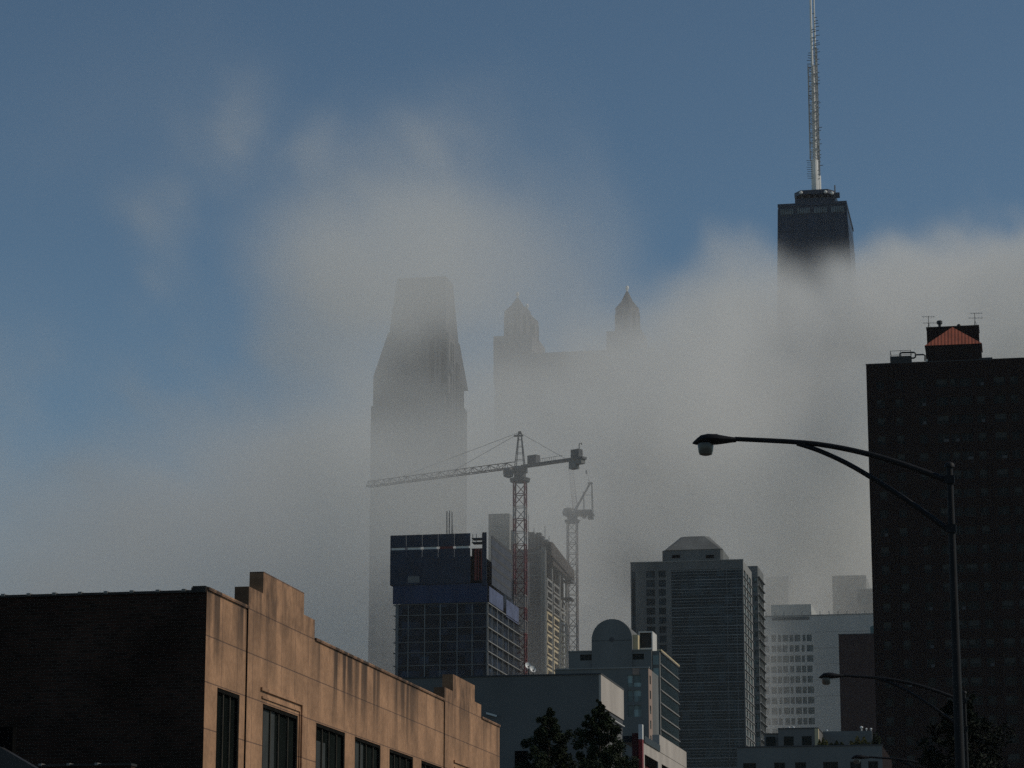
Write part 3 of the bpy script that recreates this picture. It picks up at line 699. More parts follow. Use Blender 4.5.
plain_tower('foggy_tower', 'faint grey tower ghost in fog, right above the white block', 832, 866, 577, 960, 30, (M['conc'], M['white_wall_win']))
plain_tower('foggy_tower', 'lower faint block in fog beside the dark tower edge', 858, 884, 590, 935, 20, (M['conc'], M['white_wall_win']))
plain_tower('foggy_tower', 'faint slim tower in fog between the striped tower and white block', 765, 788, 578, 985, 30, (M['conc_pale'], M['white_wall_win']))

# ------------------------------------------------------------------ arched concrete building
AY = 300.0
T = thing('arched_building', 'concrete building with half round roof gable and balconies', 'building', (W(568,655,AY).x, AY, 0))
a, b = W(568.5,652,AY), W(651.5,650,AY); zt = W(600,651.2,AY).z; depth = 16.5
hl = [tuple(round(v,3) for v in (W(580,0,AY).x if False else W(580,657,AY).x, W(585,660.5,AY).z, W(593,657,AY).x, W(585,654.5,AY).z)), tuple(round(v,3) for v in (W(631.5,657,AY).x, W(640,659.5,AY).z, W(644,657,AY).x, W(640,653.8,AY).z))]
f = MB().wall('y', AY, a.x, b.x, 0, zt, hl, .3)
f.face([(b.x,AY,0),(b.x,AY+3,0),(b.x,AY+3,zt),(b.x,AY,zt)]); f.face([(a.x,AY,0),(a.x,AY+depth,0),(a.x,AY+depth,zt),(a.x,AY,zt)]); f.face([(a.x,AY,zt-.01),(b.x,AY,zt-.01),(b.x,AY+depth,zt-.01),(a.x,AY+depth,zt-.01)])
f.build('wall', M['conc'], T)
for h in hl:
    w = MB().box(h[0], AY+.25, h[1], h[2], AY+.28, h[3]).build('window', M['pane'], T)
    fr = MB()
    for k in (0, .33, .66, 1): xx = h[0]+(h[2]-h[0]-.06)*k; fr.box(xx, AY+.19, h[1], xx+.06, AY+.249, h[3])
    fr.build('frame', M['frame'], w)
MB().box(a.x-.08, AY-.08, zt, b.x+.06, AY+.3, zt+.1).build('coping', M['conc_pale'], T)
cx = W(612,640,AY).x; zc = W(612,639.5,AY).z; Rr = (W(632.3,639,AY).x-W(591.8,639,AY).x)/2
zb = W(612,668,AY).z
arc = [(cx-Rr, zb), (cx+Rr, zb)] + [(cx+Rr*cos(pi*k/28), zc+Rr*sin(pi*k/28)) for k in range(29)]
gb = MB().prism(arc, 'y', AY-.15, AY+8).build('arched_gable', M['conc'], T)
d = MB(); d.tube([(cx-.02,AY-.20,zc-.02),(cx-.02,AY-.152,zc-.02)], .26, 16); d.build('round_vent', M['grey_trim'], gb)
MB().box(cx-Rr+.02, AY-.17, zc-.16, cx+Rr-.02, AY-.153, zc-.10).build('joint_line', M['grey_trim'], gb)
MB().box(cx+Rr+.003, AY+.6, zt, cx+Rr+.55, AY+7.8, W(635,634,AY).z).build('sunlit_vault_side', M['cream'], T)  # cream block painting in the sunlit right side of the arch vault
q0, q1 = W(638.5,631.5,AY+2), W(652.5,631,AY+2)
pb = MB(); zq = W(640,648,AY+2).z
pb.box(q0.x, AY+2, zt, q0.x+.12, AY+5.5, q0.z); pb.box(q1.x-.12, AY+2, zt, q1.x, AY+5.5, q0.z); pb.box(q0.x+.12, AY+2, q0.z-.14, q1.x-.12, AY+5.5, q0.z); pb.box(q0.x+.12, AY+2, zt, q1.x-.12, AY+5.5, zt+.5)
bx = pb.build('roof_box', M['white_paint'], T)
MB().box(q0.x+.12, AY+2.3, zt+.5, q1.x-.12, AY+2.4, q0.z-.14).build('dark_louvre', M['dark_metal'], bx)
# lower front block
LY = 292.0
la, lb = W(555,669,LY), W(648.3,668.6,LY); lz = W(610,668.8,LY).z
hl = []
for k in range(3):
    for px0, px1 in ((627.5,632.5),(633.5,641)): hl.append(tuple(round(v,3) for v in (W(px0,680,LY).x, lz-2.0-k*1.62, W(px1,680,LY).x, lz-.75-k*1.62)))
hs = [(LY+.9, lz-1.6-k*1.62, LY+1.9, lz-.7-k*1.62) for k in range(9)]; hs = [tuple(round(v,3) for v in h) for h in hs]
f = MB().wall('y', LY, la.x, lb.x, 0, lz, hl, .2)
f.face([(la.x,LY,lz-.01),(lb.x,LY,lz-.01),(lb.x,AY-.01,lz-.01),(la.x,AY-.01,lz-.01)]); f.face([(la.x,LY,0),(la.x,AY,0),(la.x,AY,lz),(la.x,LY,lz)])
lo = f.build('front_wing', M['conc'], T)
sd = MB().wall('x', lb.x+.002, LY, LY+2.9, 0, lz, hs, .15); sd.build('wing_side', M['conc_pink'], T)
MB().box(lb.x-.4, LY+2.9, 0, lb.x+.002, AY-.003, lz).build('wing_return', M['conc'], T)
for h in hl: MB().box(h[0], LY+.16, h[1], h[2], LY+.19, h[3]).build('window', M['teal_glass'], lo)
for h in hs: MB().box(lb.x-.13, h[0], h[1], lb.x-.10, h[2], h[3]).build('window', M['teal_glass'], T)
MB().box(la.x, LY-.1, lz, lb.x+.1, LY+.3, lz+.14).build('cornice', M['conc_pale'], T)
MB().box(W(632.6,670,LY).x, LY-.05, lz-.7, W(639.3,670,LY).x, LY-.003, lz-.02).build('stone_panel', M['conc_pink'], T)
rl = MB()
for k in range(12): xx = la.x+(b.x-la.x)*k/11; rl.tube([(xx,AY-.6,lz),(xx,AY-.6,lz+.45)], .02, 4)
rl.tube([(la.x,AY-.6,lz+.45),(b.x,AY-.6,lz+.45)], .03, 5); rl.build('terrace_rail', M['grey_trim'], T)
# right glazed corner and balcony side
g0, g1 = W(652,651,AY+.4), W(659.5,650.5,AY+.4)
MB().box(b.x+.002, AY+.4, 0, g1.x, AY+depth, zt-.05).build('glazed_corner', M['conc'], T)
for k in range(10):
    z1 = zt-.55-k*1.45
    MB().box(b.x+.12, AY+.34, z1-1.05, g1.x-.12, AY+.395, z1).build('corner_window', M['teal_glass'], T)
for k in range(14):
    z1 = zt-.05-k*1.45
    s = MB().box(g1.x+.002, AY+.9, z1-.10, g1.x+.16, AY+depth, z1).build('balcony', M['conc_pale'], T)
    r2 = MB()
    r2.box(g1.x+.12, AY+.9, z1, g1.x+.14, AY+depth, z1+.02+.0)
    r2.build('rail', M['grey_trim'], s)
    MB().box(g1.x+.002, AY+1.2, z1-1.25, g1.x+.03, AY+depth-.3, z1-.2).build('balcony_glazing', M['pane'], s)
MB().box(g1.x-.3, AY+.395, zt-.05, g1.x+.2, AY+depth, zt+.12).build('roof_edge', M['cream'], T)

# ------------------------------------------------------------------ striped glass tower with faceted top
SY = 700.0
T = thing('striped_tower', 'tall grey tower with striped glass front and faceted roof cap', 'building', (W(630,564,SY).x, SY, 0))
a, b = W(630.5,562,SY), W(743,560,SY); zt = W(690,561.5,SY).z; dep = 22
floor = (W(690,570,SY).z-W(690,757.6,SY).z)/20
z0 = W(690,570,SY).z
hl = []
for k in range(42):
    for px0, px1 in ((646.5,655),(659,666)): hl.append(tuple(round(v,3) for v in (W(px0,600,SY).x, z0-k*floor-1.75, W(px1,600,SY).x, z0-k*floor)))
gx = W(671.5,600,SY).x
f = MB().wall('y', SY, a.x, b.x, 0, zt, hl + [(round(gx,3), 1.0, round(b.x-.35,3), round(z0+.05,3))], .35)
f.face([(a.x,SY,0),(a.x,SY+dep,0),(a.x,SY+dep,zt),(a.x,SY,zt)]); f.face([(a.x,SY,zt-.01),(b.x,SY,zt-.01),(b.x,SY+dep,zt-.01),(a.x,SY+dep,zt-.01)]); f.face([(a.x,SY+dep,0),(b.x,SY+dep,0),(b.x,SY+dep,zt),(a.x,SY+dep,zt)])
f.build('wall', M['conc'], T)
for h in hl: MB().box(h[0], SY+.3, h[1], h[2], SY+.33, h[3]).box((h[0]+h[2])/2-.05, SY+.22, h[1], (h[0]+h[2])/2+.05, SY+.299, h[3]).build('window', M['white_wall_win'] if False else M['dark_glass_band'], T)
MB().box(gx, SY+.3, 1, b.x-.36, SY+.33, z0+.05).build('glass_front', M['dark_glass_band'], T)
fl = MB(); rnd = random.Random(2)
for k in range(44):
    z = z0-k*floor-.05
    if z < 2: break
    fl.box(gx, SY+.12, z-.26, b.x-.36, SY+.299, z); fl.box(gx, SY+.2, z-.98, b.x-.36, SY+.299, z-.84); fl.box(gx, SY+.2, z-1.72, b.x-.36, SY+.299, z-1.62)
for i in range(4, 6):
    xx = gx+(b.x-gx)*(.9 if i == 5 else i/5.2); fl.box(xx-.06, SY+.15, 1, xx+.06, SY+.298, z0)
fl.build('spandrel_lines', M['floor_line'], T)
MB().box(W(630.9,600,SY).x+.3, SY-.02, 1, W(635.5,600,SY).x, SY-.003, z0).build('recess_strip', M['dark_glass_band'], T)
MB().box(a.x-.1, SY-.1, zt, b.x+.1, SY+.5, zt+.25).build('coping', M['conc_pale'], T)
# right side face
hs = []
for k in range(42):
    for y0, y1 in ((1.5,6),(8,12.5),(14,19.5)): hs.append(tuple(round(v,3) for v in (SY+y0, z0-k*floor-1.6, SY+y1, z0-k*floor)))
MB().wall('x', b.x, SY, SY+dep, 0, zt, hs, .3).build('side_wall', M['conc_pale'], T)
g = MB()
for h in hs: g.box(b.x-.28, h[0], h[1], b.x-.25, h[2], h[3])
kind(g.build('side_windows', M['teal_glass'], T), 'stuff')
sl = MB()
for k in range(42): sl.box(b.x+.003, SY+.3, z0-k*floor-2.1, b.x+.25, SY+dep, z0-k*floor-1.9)
sl.build('balcony_slabs', M['slab'], T)
# rear right wing
ry = SY+dep+4
wa, wb = W(751.3,566,ry), W(757.5,566,ry); wz = wa.z
hw = []
for k in range(42): hw.append(tuple(round(v,3) for v in (wa.x+.35, wz-3.2-k*floor-1.5, wb.x-.15, wz-3.2-k*floor)))
f = MB().wall('y', ry, wa.x-6, wb.x, 0, wz, hw, .3); f.face([(wa.x-6,ry,wz-.01),(wb.x,ry,wz-.01),(wb.x,ry+16,wz-.01),(wa.x-6,ry+16,wz-.01)])
f.build('rear_wing', M['conc_pale'], T)
hs = [(round(ry+1+i*3.7,3), round(wz-3.2-k*floor-1.6,3), round(ry+3.8+i*3.7,3), round(wz-3.2-k*floor,3)) for k in range(42) for i in range(4)]
MB().wall('x', wb.x, ry, ry+16, 0, wz, hs, .3).build('wing_side', M['conc'], T)
g = MB()
for h in hs: g.box(wb.x-.28, h[0], h[1], wb.x-.25, h[2], h[3])
for h in hw: g.box(h[0], ry+.25, h[1], h[2], ry+.28, h[3])
kind(g.build('wing_windows', M['teal_glass'], T), 'stuff')
sl = MB()
for k in range(42): sl.box(wb.x+.003, ry+.3, wz-3.0-k*floor, wb.x+.5, ry+16, wz-2.8-k*floor)
sl.build('wing_balconies', M['slab'], T)
# faceted cap
cy = SY+2
pl, pr = W(662,550,cy), W(722.5,549,cy); e0, e1 = W(667.5,549,cy), W(722.5,549,cy)
zw = W(690,549.7,cy).z; ch = 2.0
ring = lambda x0, x1, y0, y1, c, z: [(x0+c,y0,z),(x1-c,y0,z),(x1,y0+c,z),(x1,y1-c,z),(x1-c,y1,z),(x0+c,y1,z),(x0,y1-c,z),(x0,y0+c,z)]
MB().frustum(ring(pl.x,pr.x,cy,cy+16,ch*.3,zt), ring(pl.x,pr.x,cy,cy+16,ch*.3,zw)).build('cap_wall', M['conc'], T)
k0, k1 = W(680,536.8,cy+4), W(708.5,536.5,cy+4)
MB().frustum(ring(pl.x+.5,pr.x,cy-.2,cy+16.2,.6,zw+.003), ring(k0.x,k1.x,cy+4,cy+11,1.2,k0.z)).build('cap_roof', M['conc'], T)
for px0, px1 in ((672,680),(706,714)): MB().box(W(px0,556,cy).x, cy-.05, W(px0,558.2,cy).z, W(px1,556,cy).x, cy-.003, W(px0,555,cy).z).build('cap_louvre', M['void'], T)

# ------------------------------------------------------------------ blue-screened tower under construction
BY = 600.0
T = thing('construction_tower', 'unfinished tower wrapped in navy safety screens beside the red crane', 'building', (W(393,600,BY).x, BY, 0))
P = lambda px, py: W(px, py, BY)
xl, xr = P(393.5,600).x, P(487.5,600).x; dep = 42
z_s0, z_s1 = P(430,584.5).z, P(430,534.8).z; z_b = P(430,603.5).z
# slabs and columns visible below the screens
fl = 3.2; z = z_b; slabs = []
MB().box(xl+1.3, BY+1.3, 0, xr-1.3, BY+dep-1, z_s1-5).build('core_wall', M['blue_glass'], T)
k = 0
for py in (603.7, 614.5, 628, 641.5, 652, 665, 678, 691):
    zz = P(440,py).z
    MB().box(xl, BY, zz-.11, xr, BY+dep, zz+.04).build('floor_slab', M['slab'] , T)
    slabs.append(zz)
for k in range(1, 12): MB().box(xl, BY, slabs[-1]-k*3.2-.2, xr, BY+dep, slabs[-1]-k*3.2).build('floor_slab', M['slab'], T)
gl = MB(); gl.box(xl+.5, BY+.25, 5, xr-.3, BY+.3, z_b); gl.build('glass_front', M['blue_glass'], T)
mu = MB()
for px in (408, 424.5, 440, 457, 472): xx = P(px,640).x; mu.box(xx-.08, BY+.06, 5, xx+.08, BY+.249, z_b)
mu.build('mullion', M['floor_line'], T)
co = MB()
for px in (397.3,): xx = P(px,640).x; co.box(xx-.45, BY-.1, 3, xx+.25, BY-.003, z_b)
xx = xl
co.box(xr-.3, BY-.02, 3, xr+.002, BY+.3, z_b)
co.build('edge_column', M['slab'], T)
sc = MB(); xs0, xs1 = P(390.8,560).x, P(471,560).x
zst = P(430,547.3).z; zsb = P(430,549.6).z
n = 5
for i in range(n):
    u0, u1 = xs0+(xs1-xs0)*i/n, xs0+(xs1-xs0)*(i+1)/n-.06
    sc.box(u0, BY-.6, z_s0, u1, BY-.5, zsb); sc.box(u0, BY-.6, zst, u1, BY-.5, z_s1)
sc.box(xs0, BY-.498, z_s0, xs0+.1, BY+dep, z_s1)
sc.build('safety_screen', M['mesh_navy'], T)
st_ = MB()
for i, mm in enumerate((0,0,0,1,0)):
    u0, u1 = xs0+(xs1-xs0)*i/n+.3, xs0+(xs1-xs0)*(i+1)/n-.4
    st_.box(u0, BY-.49, zsb, u1, BY-.45, zst, mm)
st_.build('screen_gap', [M['white_paint'], M['rust_red']], T)
MB().box(xl-.1, BY-.33, z_b, xr, BY-.28, z_s0-.05).build('netting', M['mesh_blue'], T)
q0, q1 = P(408.5,576.8), P(420,582.8); MB().box(q0.x, BY-.66, q1.z, q1.x, BY-.603, q0.z).build('banner', M['slab'], T)
# notch at the right end: red formwork, posts and platforms
n0, n1 = P(471.5,560).x, P(487,560).x
MB().box(n0, BY+.4, z_s0, n1-1.1, BY+.5, P(480,548).z).build('formwork', M['void'], T)
rd_ = MB(); 
for px, w in ((475.5,.5),(478.3,.3),(482.3,.75)): xx = P(px,560).x; rd_.box(xx-w/2, BY+.1, P(480,580).z, xx+w/2, BY+.39, P(480,549).z)
rd_.build('red_formwork', M['rust_red'], T)
MB().box(n1-1.0, BY-.62, z_s0-.6, n1, BY-.4, P(487,532.6).z).build('screen_post', M['mesh_navy'], T)
pf = MB(); 
for py in (537.5, 541.5): pf.box(n0, BY+.2, P(480,py).z-.22, n1-1.1, BY+3, P(480,py).z)
for px in (472.5, 476, 482): xx = P(px,540).x; pf.box(xx-.06, BY+.3, P(480,542).z, xx+.06, BY+.42, P(480,533.5).z)
pf.build('scaffold', M['crane_grey'], T)
# right side: grey screens, bright sheet, slab grid
yx = WX(509.5,600,xr).y
MB().box(xr+.4, BY+2.5, z_s0-.1, xr+.5, yx, z_s1-.3).build('side_screen', M['mesh_grey'], T)
ss = MB()
for k in range(5): zz = z_s0+1.6+k*2.25; ss.box(xr+.505, BY+2.6, zz, xr+.53, yx-.1, zz+.7)
ss.build('screen_stripe', M['grey_trim'], T)
y1 = WX(502.5,600,xr).y; y2, y3 = WX(505.5,600,xr).y, WX(518,600,xr).y
MB().box(xr+.15, BY+1, z_b+.2, xr+.2, y1, z_s0-.6).build('blue_sheet', M['mesh_bright'], T)
MB().box(xr+.15, y2, z_b-.5, xr+.2, y3, z_s0-.8).build('blue_sheet', M['mesh_bright'], T)
gs = MB()
for px in (487.8, 491.5, 497, 502.5, 508, 513.5): yy = WX(px,640,xr).y; gs.box(xr+.003, yy-.09, 3, xr+.12, yy+.09, z_b)
for zz in slabs: gs.box(xr+.123, BY, zz-.14, xr+.2, BY+dep, zz+.06)
gs.build('side_frame', M['conc_pale'], T)
MB().box(xr-.4, BY+.6, 5, xr-.35, BY+dep, z_b).build('side_glass', M['blue_glass'], T)
# rebar bundle standing on the deck behind
rb = MB(); rnd = random.Random(4)
for k in range(9):
    q = W(446.3+k*.75, 535, BY+14); rb.tube([(q.x,BY+14+rnd.uniform(0,1.5),z_s1-4),(q.x,BY+14+rnd.uniform(0,1.5),W(449,509.5+rnd.uniform(0,4),BY+14).z)], .07, 4)
rb.build('column_rebar', M['crane_grey'], T)

# concrete lift core behind, and second unfinished tower
C_ = thing('lift_core', 'blank grey concrete lift core rising behind the navy screens', 'building', (W(488.5,514,672).x, 672, 0))
q0, q1 = W(488.5,514,672), W(509.5,514,672)
MB().box(q0.x, 672, 0, q1.x, 682, q0.z).build('wall', M['conc_pale'], C_)
MB().box(q1.x, 674, 0, W(514,530,674).x, 680, W(512,530,674).z).build('side_wall', M['conc'], C_)
cl = MB()
for k in range(8): cl.box(q0.x+.1, 671.97, q0.z-3.3*(k+1), q1.x-.1, 671.997, q0.z-3.3*(k+1)+.08)
cl.build('pour_joint', M['conc'], C_)

DY = 676.0
T = thing('scaffolded_tower', 'unfinished concrete tower with cream framed bays behind the red crane', 'building', (W(530,540,DY).x, DY, 0))
xl, xr = W(528,600,DY).x, W(545.5,600,DY).x
zt = W(540,545,DY).z
y_end = WX(567.5,600,xr).y
MB().box(xl-4, DY, 0, xr-1.2, y_end, zt-1).build('core_wall', M['grey_trim'], T)
MB().box(xr-1.2, DY-.02, 0, xr, DY+1.0, zt-.5).build('corner_column', M['conc'], T)
fl_ = (W(540,600,DY).z-W(540,611.2,DY).z)
for k in range(14):
    zz = zt-2.0-k*fl_
    MB().box(xl-3.9, DY-.06, zz-.13, xr-1.21, DY-.004, zz+.02).build('floor_slab', M['floor_line'], T)
ys = [WX(p,620,xr).y for p in (547,553.2,560.2,566.3)]
bay_edges = [(ys[0]+.3, ys[1]-.6), (ys[1]+.8, ys[2]-.6), (ys[2]+1.2, ys[3]-.5)]
for i, (y0, y1) in enumerate(bay_edges):
    topk = (3, 3, 4)[i]
    for k in range(topk, 15):
        zz = zt-2.0-k*fl_; 
        cr = MB(); t = .42; m = 0 if (k > topk+2) else 1
        cr.box(xr-.25, y0, zz+.2, xr+.05, y0+t*2.2, zz+fl_-.35, m); cr.box(xr-.25, y1-t*1.6, zz+.2, xr+.05, y1, zz+fl_-.35, m); cr.box(xr-.25, y0+t*2.2, zz+fl_-.9, xr+.05, y1-t*1.6, zz+fl_-.35, m); cr.box(xr-.25, y0+t*2.2, zz+.2, xr+.05, y1-t*1.6, zz+.55, m)
        cr.build('cream_bay', [M['cream'], M['conc_pale']], T)
for p in (545.6, 552.2, 559.8, 566.6):
    yy = WX(p,620,xr).y; MB().box(xr-.3, yy-.35, 0, xr+.15, yy+.35, zt-1.5).build('column', M['conc_pale'], T)
MB().box(xr-1.1, DY+1, 0, xr-1.0, y_end-.2, zt-2).build('dark_interior', M['void'], T)
y_e2 = WX(569.5,568,xr).y
MB().prism([(DY+.5, zt+.8), (DY+3, zt+1.2), (y_e2, zt-1.2), (y_e2+.5, zt-4.0), (DY+2, zt-2.4)], 'x', xr-.9, xr+1.3).build('roof_screen', M['brown_board'], T)
ed = MB(); ed.box(xr+.2, DY+6, zt-4.2, xr+.9, y_e2-3, zt-3.2); ed.build('edge_formwork', M['brown_board'], T)
tp = MB(); rnd = random.Random(3)
for px, py, w in ((531,532,1.6),(535.5,534,1.0),(538.5,532.5,1.2),(541.5,536,1.0),(546,539.5,.9)):
    q = W(px, py, DY+6); tp.box(q.x-w/2, DY+6, zt-1, q.x+w/2, DY+8.5, q.z)
for px, py in ((528.5,514),(545,526),(534,528),(549,536)): q = W(px, py, DY+5); tp.tube([(q.x,DY+5,zt-1),(q.x,DY+5,q.z)], .09, 4)
tp.build('roof_formwork', M['crane_grey'], T)
lp = MB(); 
for px, py0, py1 in ((514,552,595),(528.3,562,606)): q = W(px,py0,DY-14); lp.box(q.x-.22, DY-14.2, W(px,py1,DY-14).z, q.x+.22, DY-14, q.z)
o = lp.build('hoist_mast', M['crane_white'], T)
for py in (582, 599.5):
    q = W(566, py, y_end-5)
    MB().box(xr+.2, y_end-9, q.z-.45, xr+2.6, y_end-4, q.z).build('loading_deck', M['crane_grey'], T)

# ------------------------------------------------------------------ cranes
def lattice(mb, p0, p1, w, seg, rc, rb, up=Vector((0,0,1)), tri=False, m=0, mfun=None):
    p0, p1 = Vector(p0), Vector(p1); d = (p1-p0).normalized()
    if abs(d.z) > .9: a, b = Vector((1,0,0)), Vector((0,1,0))
    else: a = d.cross(up).normalized(); b = a.cross(d).normalized()
    cs = [a*(-w/2), a*(w/2), b*(w*.85)] if tri else [(-a-b)*w/2, (a-b)*w/2, (a+b)*w/2, (-a+b)*w/2]
    L = (p1-p0).length; n = max(2, int(round(L/seg)))
    for i in range(n):
        q0, q1 = p0+d*L*i/n, p0+d*L*(i+1)/n; mm = mfun(i, n) if mfun else m
        for c in cs: mb.tube([q0+c, q1+c], rc, 4, mm)
        for k in range(len(cs)):
            c0, c1 = cs[k], cs[(k+1) % len(cs)]
            mb.tube([q0+c0, q1+c1] if (i+k) % 2 else [q0+c1, q1+c0], rb, 4, mm, False); mb.tube([q1+c0, q1+c1], rb, 4, mm, False)
KY = 640.0
K = W(520,470,KY); zj = W(520,467,KY).z
T = thing('tower_crane', 'red and white hammerhead tower crane with long jib over the navy tower', 'crane', (K.x, KY, 0), 'tower cranes')
m = MB(); lattice(m, (K.x,KY,0), (K.x,KY,W(520,482,KY).z), 2.7, 3.1, .24, .12, mfun=lambda i, n: (1 if (i*131) % 7 in (2,5) else 0) if i > n*.55 else 0)
m.build('mast', [M['crane_red'], M['crane_white']], T)
z1 = W(520,482,KY).z
s = MB(); s.lathe([(2.4,0),(2.6,.8),(1.5,1.0),(1.5,2.2),(1.9,2.3),(1.9,zj-z1)], (K.x,KY,z1), 12); s.build('slewing_ring', M['crane_grey'], T)
ce = WZ(584.5,456.5,zj+.3); je = WZ(368,487,zj)
cd = Vector((ce.x-K.x, ce.y-KY, 0)); cd = cd.normalized(); 
jd = (Vector((je.x,je.y,zj))-Vector((K.x,KY,zj))); jl = min(jd.length, 62); jd.normalize()
K0 = Vector((K.x,KY,zj))
tp_ = Vector((K.x,KY,W(518,433,KY).z))
ap = MB(); 
for sx, sy in ((-1,-1),(1,-1),(1,1),(-1,1)): ap.tube([K0+Vector((sx*1.1,sy*1.1,0)), tp_+Vector((sx*.3,sy*.3,0))], .15, 4)
for k in range(1,5):
    t = k/5; r = 1.1-.8*t; zz = K0.z+(tp_.z-K0.z)*t
    for a_, b_ in (((-1,-1),(1,-1)),((1,-1),(1,1)),((1,1),(-1,1)),((-1,1),(-1,-1))): ap.tube([(K.x+a_[0]*r,KY+a_[1]*r,zz),(K.x+b_[0]*r,KY+b_[1]*r,zz)], .07, 4)
ap.box(tp_.x-1.5, KY-.2, tp_.z-.9, tp_.x+.8, KY+.2, tp_.z-.5); ap.box(tp_.x-.4, KY-.3, tp_.z-.3, tp_.x+.3, KY+.3, tp_.z+.35)
ap.build('apex_tower', M['crane_grey'], T)
jb = MB(); lattice(jb, K0+jd*1.5, K0+jd*jl, 1.7, 2.6, .13, .075, tri=True); jb.build('jib', M['crane_jib'], T)
clen = (Vector((ce.x,ce.y,zj))-K0).length
sd_ = cd.cross(Vector((0,0,1)))
def obox(mb, c, l, w, h, m=0):
    """box centred at c along the counter-jib"""
    c = Vector(c); q = [c+cd*sl*l/2+sd_*sw*w/2 for sl, sw in ((-1,-1),(1,-1),(1,1),(-1,1))]
    mb.frustum([p-Vector((0,0,h/2)) for p in q], [p+Vector((0,0,h/2)) for p in q], m)
cj = MB(); obox(cj, K0+cd*(clen*.5+.5), clen-1, 1.9, .55)
for k in range(9): 
    q = K0+cd*(clen*.36+k*.55); cj.tube([q+sd_*.95, q+sd_*.95+Vector((0,0,1.1))], .05, 4)
cj.tube([K0+cd*clen*.36+sd_*.95+Vector((0,0,1.1)), K0+cd*clen*.7+sd_*.95+Vector((0,0,1.1))], .05, 4)
cj.build('counter_jib', M['crane_grey'], T)
cw = MB(); obox(cw, K0+cd*(clen*.84)-Vector((0,0,1.2)), 2.0, 1.6, 2.4); obox(cw, K0+cd*(clen*.93)-Vector((0,0,.6)), 2.0, 1.6, 1.5); cw.build('counterweight', M['conc'], T)
mb_ = MB(); obox(mb_, K0+cd*(clen*.88)+Vector((0,0,1.3)), 2.4, 1.6, 1.9); mb_.build('winch_house', M['crane_grey'], T)
q = K0+cd*(clen*.92); hk = MB().tube([q+Vector((0,0,2)), q+Vector((0,0,3.6)), q+cd*.7+Vector((0,0,3.7)), q+cd*.8+Vector((0,0,3.2))], .12, 5); hk.build('davit', M['crane_grey'], T)
eb = MB(); obox(eb, K0+cd*4.2+Vector((0,0,1.35)), 2.6, 1.7, 2.0); eb.build('machine_cabinet', M['crane_grey'], T)
cb = MB().lathe([(.5,-1.3),(1.2,-1.0),(1.35,0),(1.2,.9),(.5,1.1)], (K.x-2.6,KY-1.4,zj-1.5), 10); cb.build('operator_cab', M['crane_grey'], T, True)
pn = MB()
pn.tube([tp_, K0+cd*clen*.72+Vector((0,0,.3))], .055, 4); 
pn.tube([tp_, K0+jd*jl*.42+Vector((0,0,1.4))], .05, 4); pn.tube([tp_+Vector((0,0,.2)), K0+jd*jl*.78+Vector((0,0,1.4))], .05, 4)
pn.build('pendant_line', M['crane_grey'], T)

QY = 718.0
Q_ = W(572.3,520,QY); zq = W(573,523,QY).z
T = thing('tower_crane', 'pale luffing crane with short angled head, fading in fog behind cream bays', 'crane', (Q_.x, QY, 0), 'tower cranes')
m = MB(); lattice(m, (Q_.x,QY,0), (Q_.x,QY,zq), 2.5, 2.8, .22, .11, mfun=lambda i, n: 0); m.build('mast', M['crane_white'], T)
s = MB().lathe([(1.9,0),(2.2,.7),(1.4,1.0),(1.4,1.9)], (Q_.x,QY,zq), 12); s.build('slewing_ring', M['crane_grey'], T)
zz = zq+1.9
pf = MB(); a_, b_ = W(577,517,QY), W(594,517,QY)
pf.box(Q_.x-.8, QY-1.2, zz, b_.x, QY+1.2, zz+.5); pf.box(a_.x-.8, QY-1.1, zz+.5, b_.x-.6, QY+1.1, zz+1.5); pf.box(b_.x-3.2, QY-1, zz-.6, b_.x-2.2, QY+1, zz); pf.box(b_.x-1.6, QY-1, zz-1.0, b_.x-.2, QY+1, zz); pf.build('machine_deck', M['crane_grey'], T)
c_ = W(569.3,512.5,QY); cb = MB().lathe([(.9,-1.2),(1.7,-.8),(1.85,.1),(1.5,.9),(.7,1.2)], (c_.x,QY-.5,c_.z), 12); cb.build('operator_cab', M['crane_grey'], T, True)
af = MB(); apx = W(590,483.5,QY)
for sy in (-.9, .9):
    af.tube([(W(573,508,QY).x,QY+sy,zz+.6),(apx.x,QY+sy*.5,apx.z)], .17, 4); af.tube([(W(592.5,510,QY).x,QY+sy,zz+.5),(apx.x+.5,QY+sy*.5,apx.z)], .12, 4)
    af.tube([(W(584,510,QY).x,QY+sy,zz+.5),(W(583.5,492,QY).x,QY+sy*.7,W(583.5,492,QY).z)], .1, 4)
af.tube([(W(583,495,QY).x,QY,W(583,495,QY).z),(W(592.5,495,QY).x,QY,W(592,495,QY).z)], .08, 4)
af.box(apx.x-.5, QY-.6, apx.z-.2, apx.x+.7, QY+.6, apx.z+.25); af.build('a_frame', M['crane_grey'], T)
lj = MB(); q0, q1 = Vector((W(576,508,QY).x,QY,zz+.8)), W(570.5,467,QY+42)
lattice(lj, q0, q1, 1.2, 2.4, .06, .035); lj.build('jib', M['crane_white'], T)
pn = MB().tube([(apx.x,QY,apx.z), W(586.5,471,QY)], .05, 4); q = W(586.3,472,QY); pn.box(q.x-.2, QY-.1, q.z-.5, q.x+.2, QY+.1, q.z+.5); pn.build('pendant_line', M['crane_grey'], T)

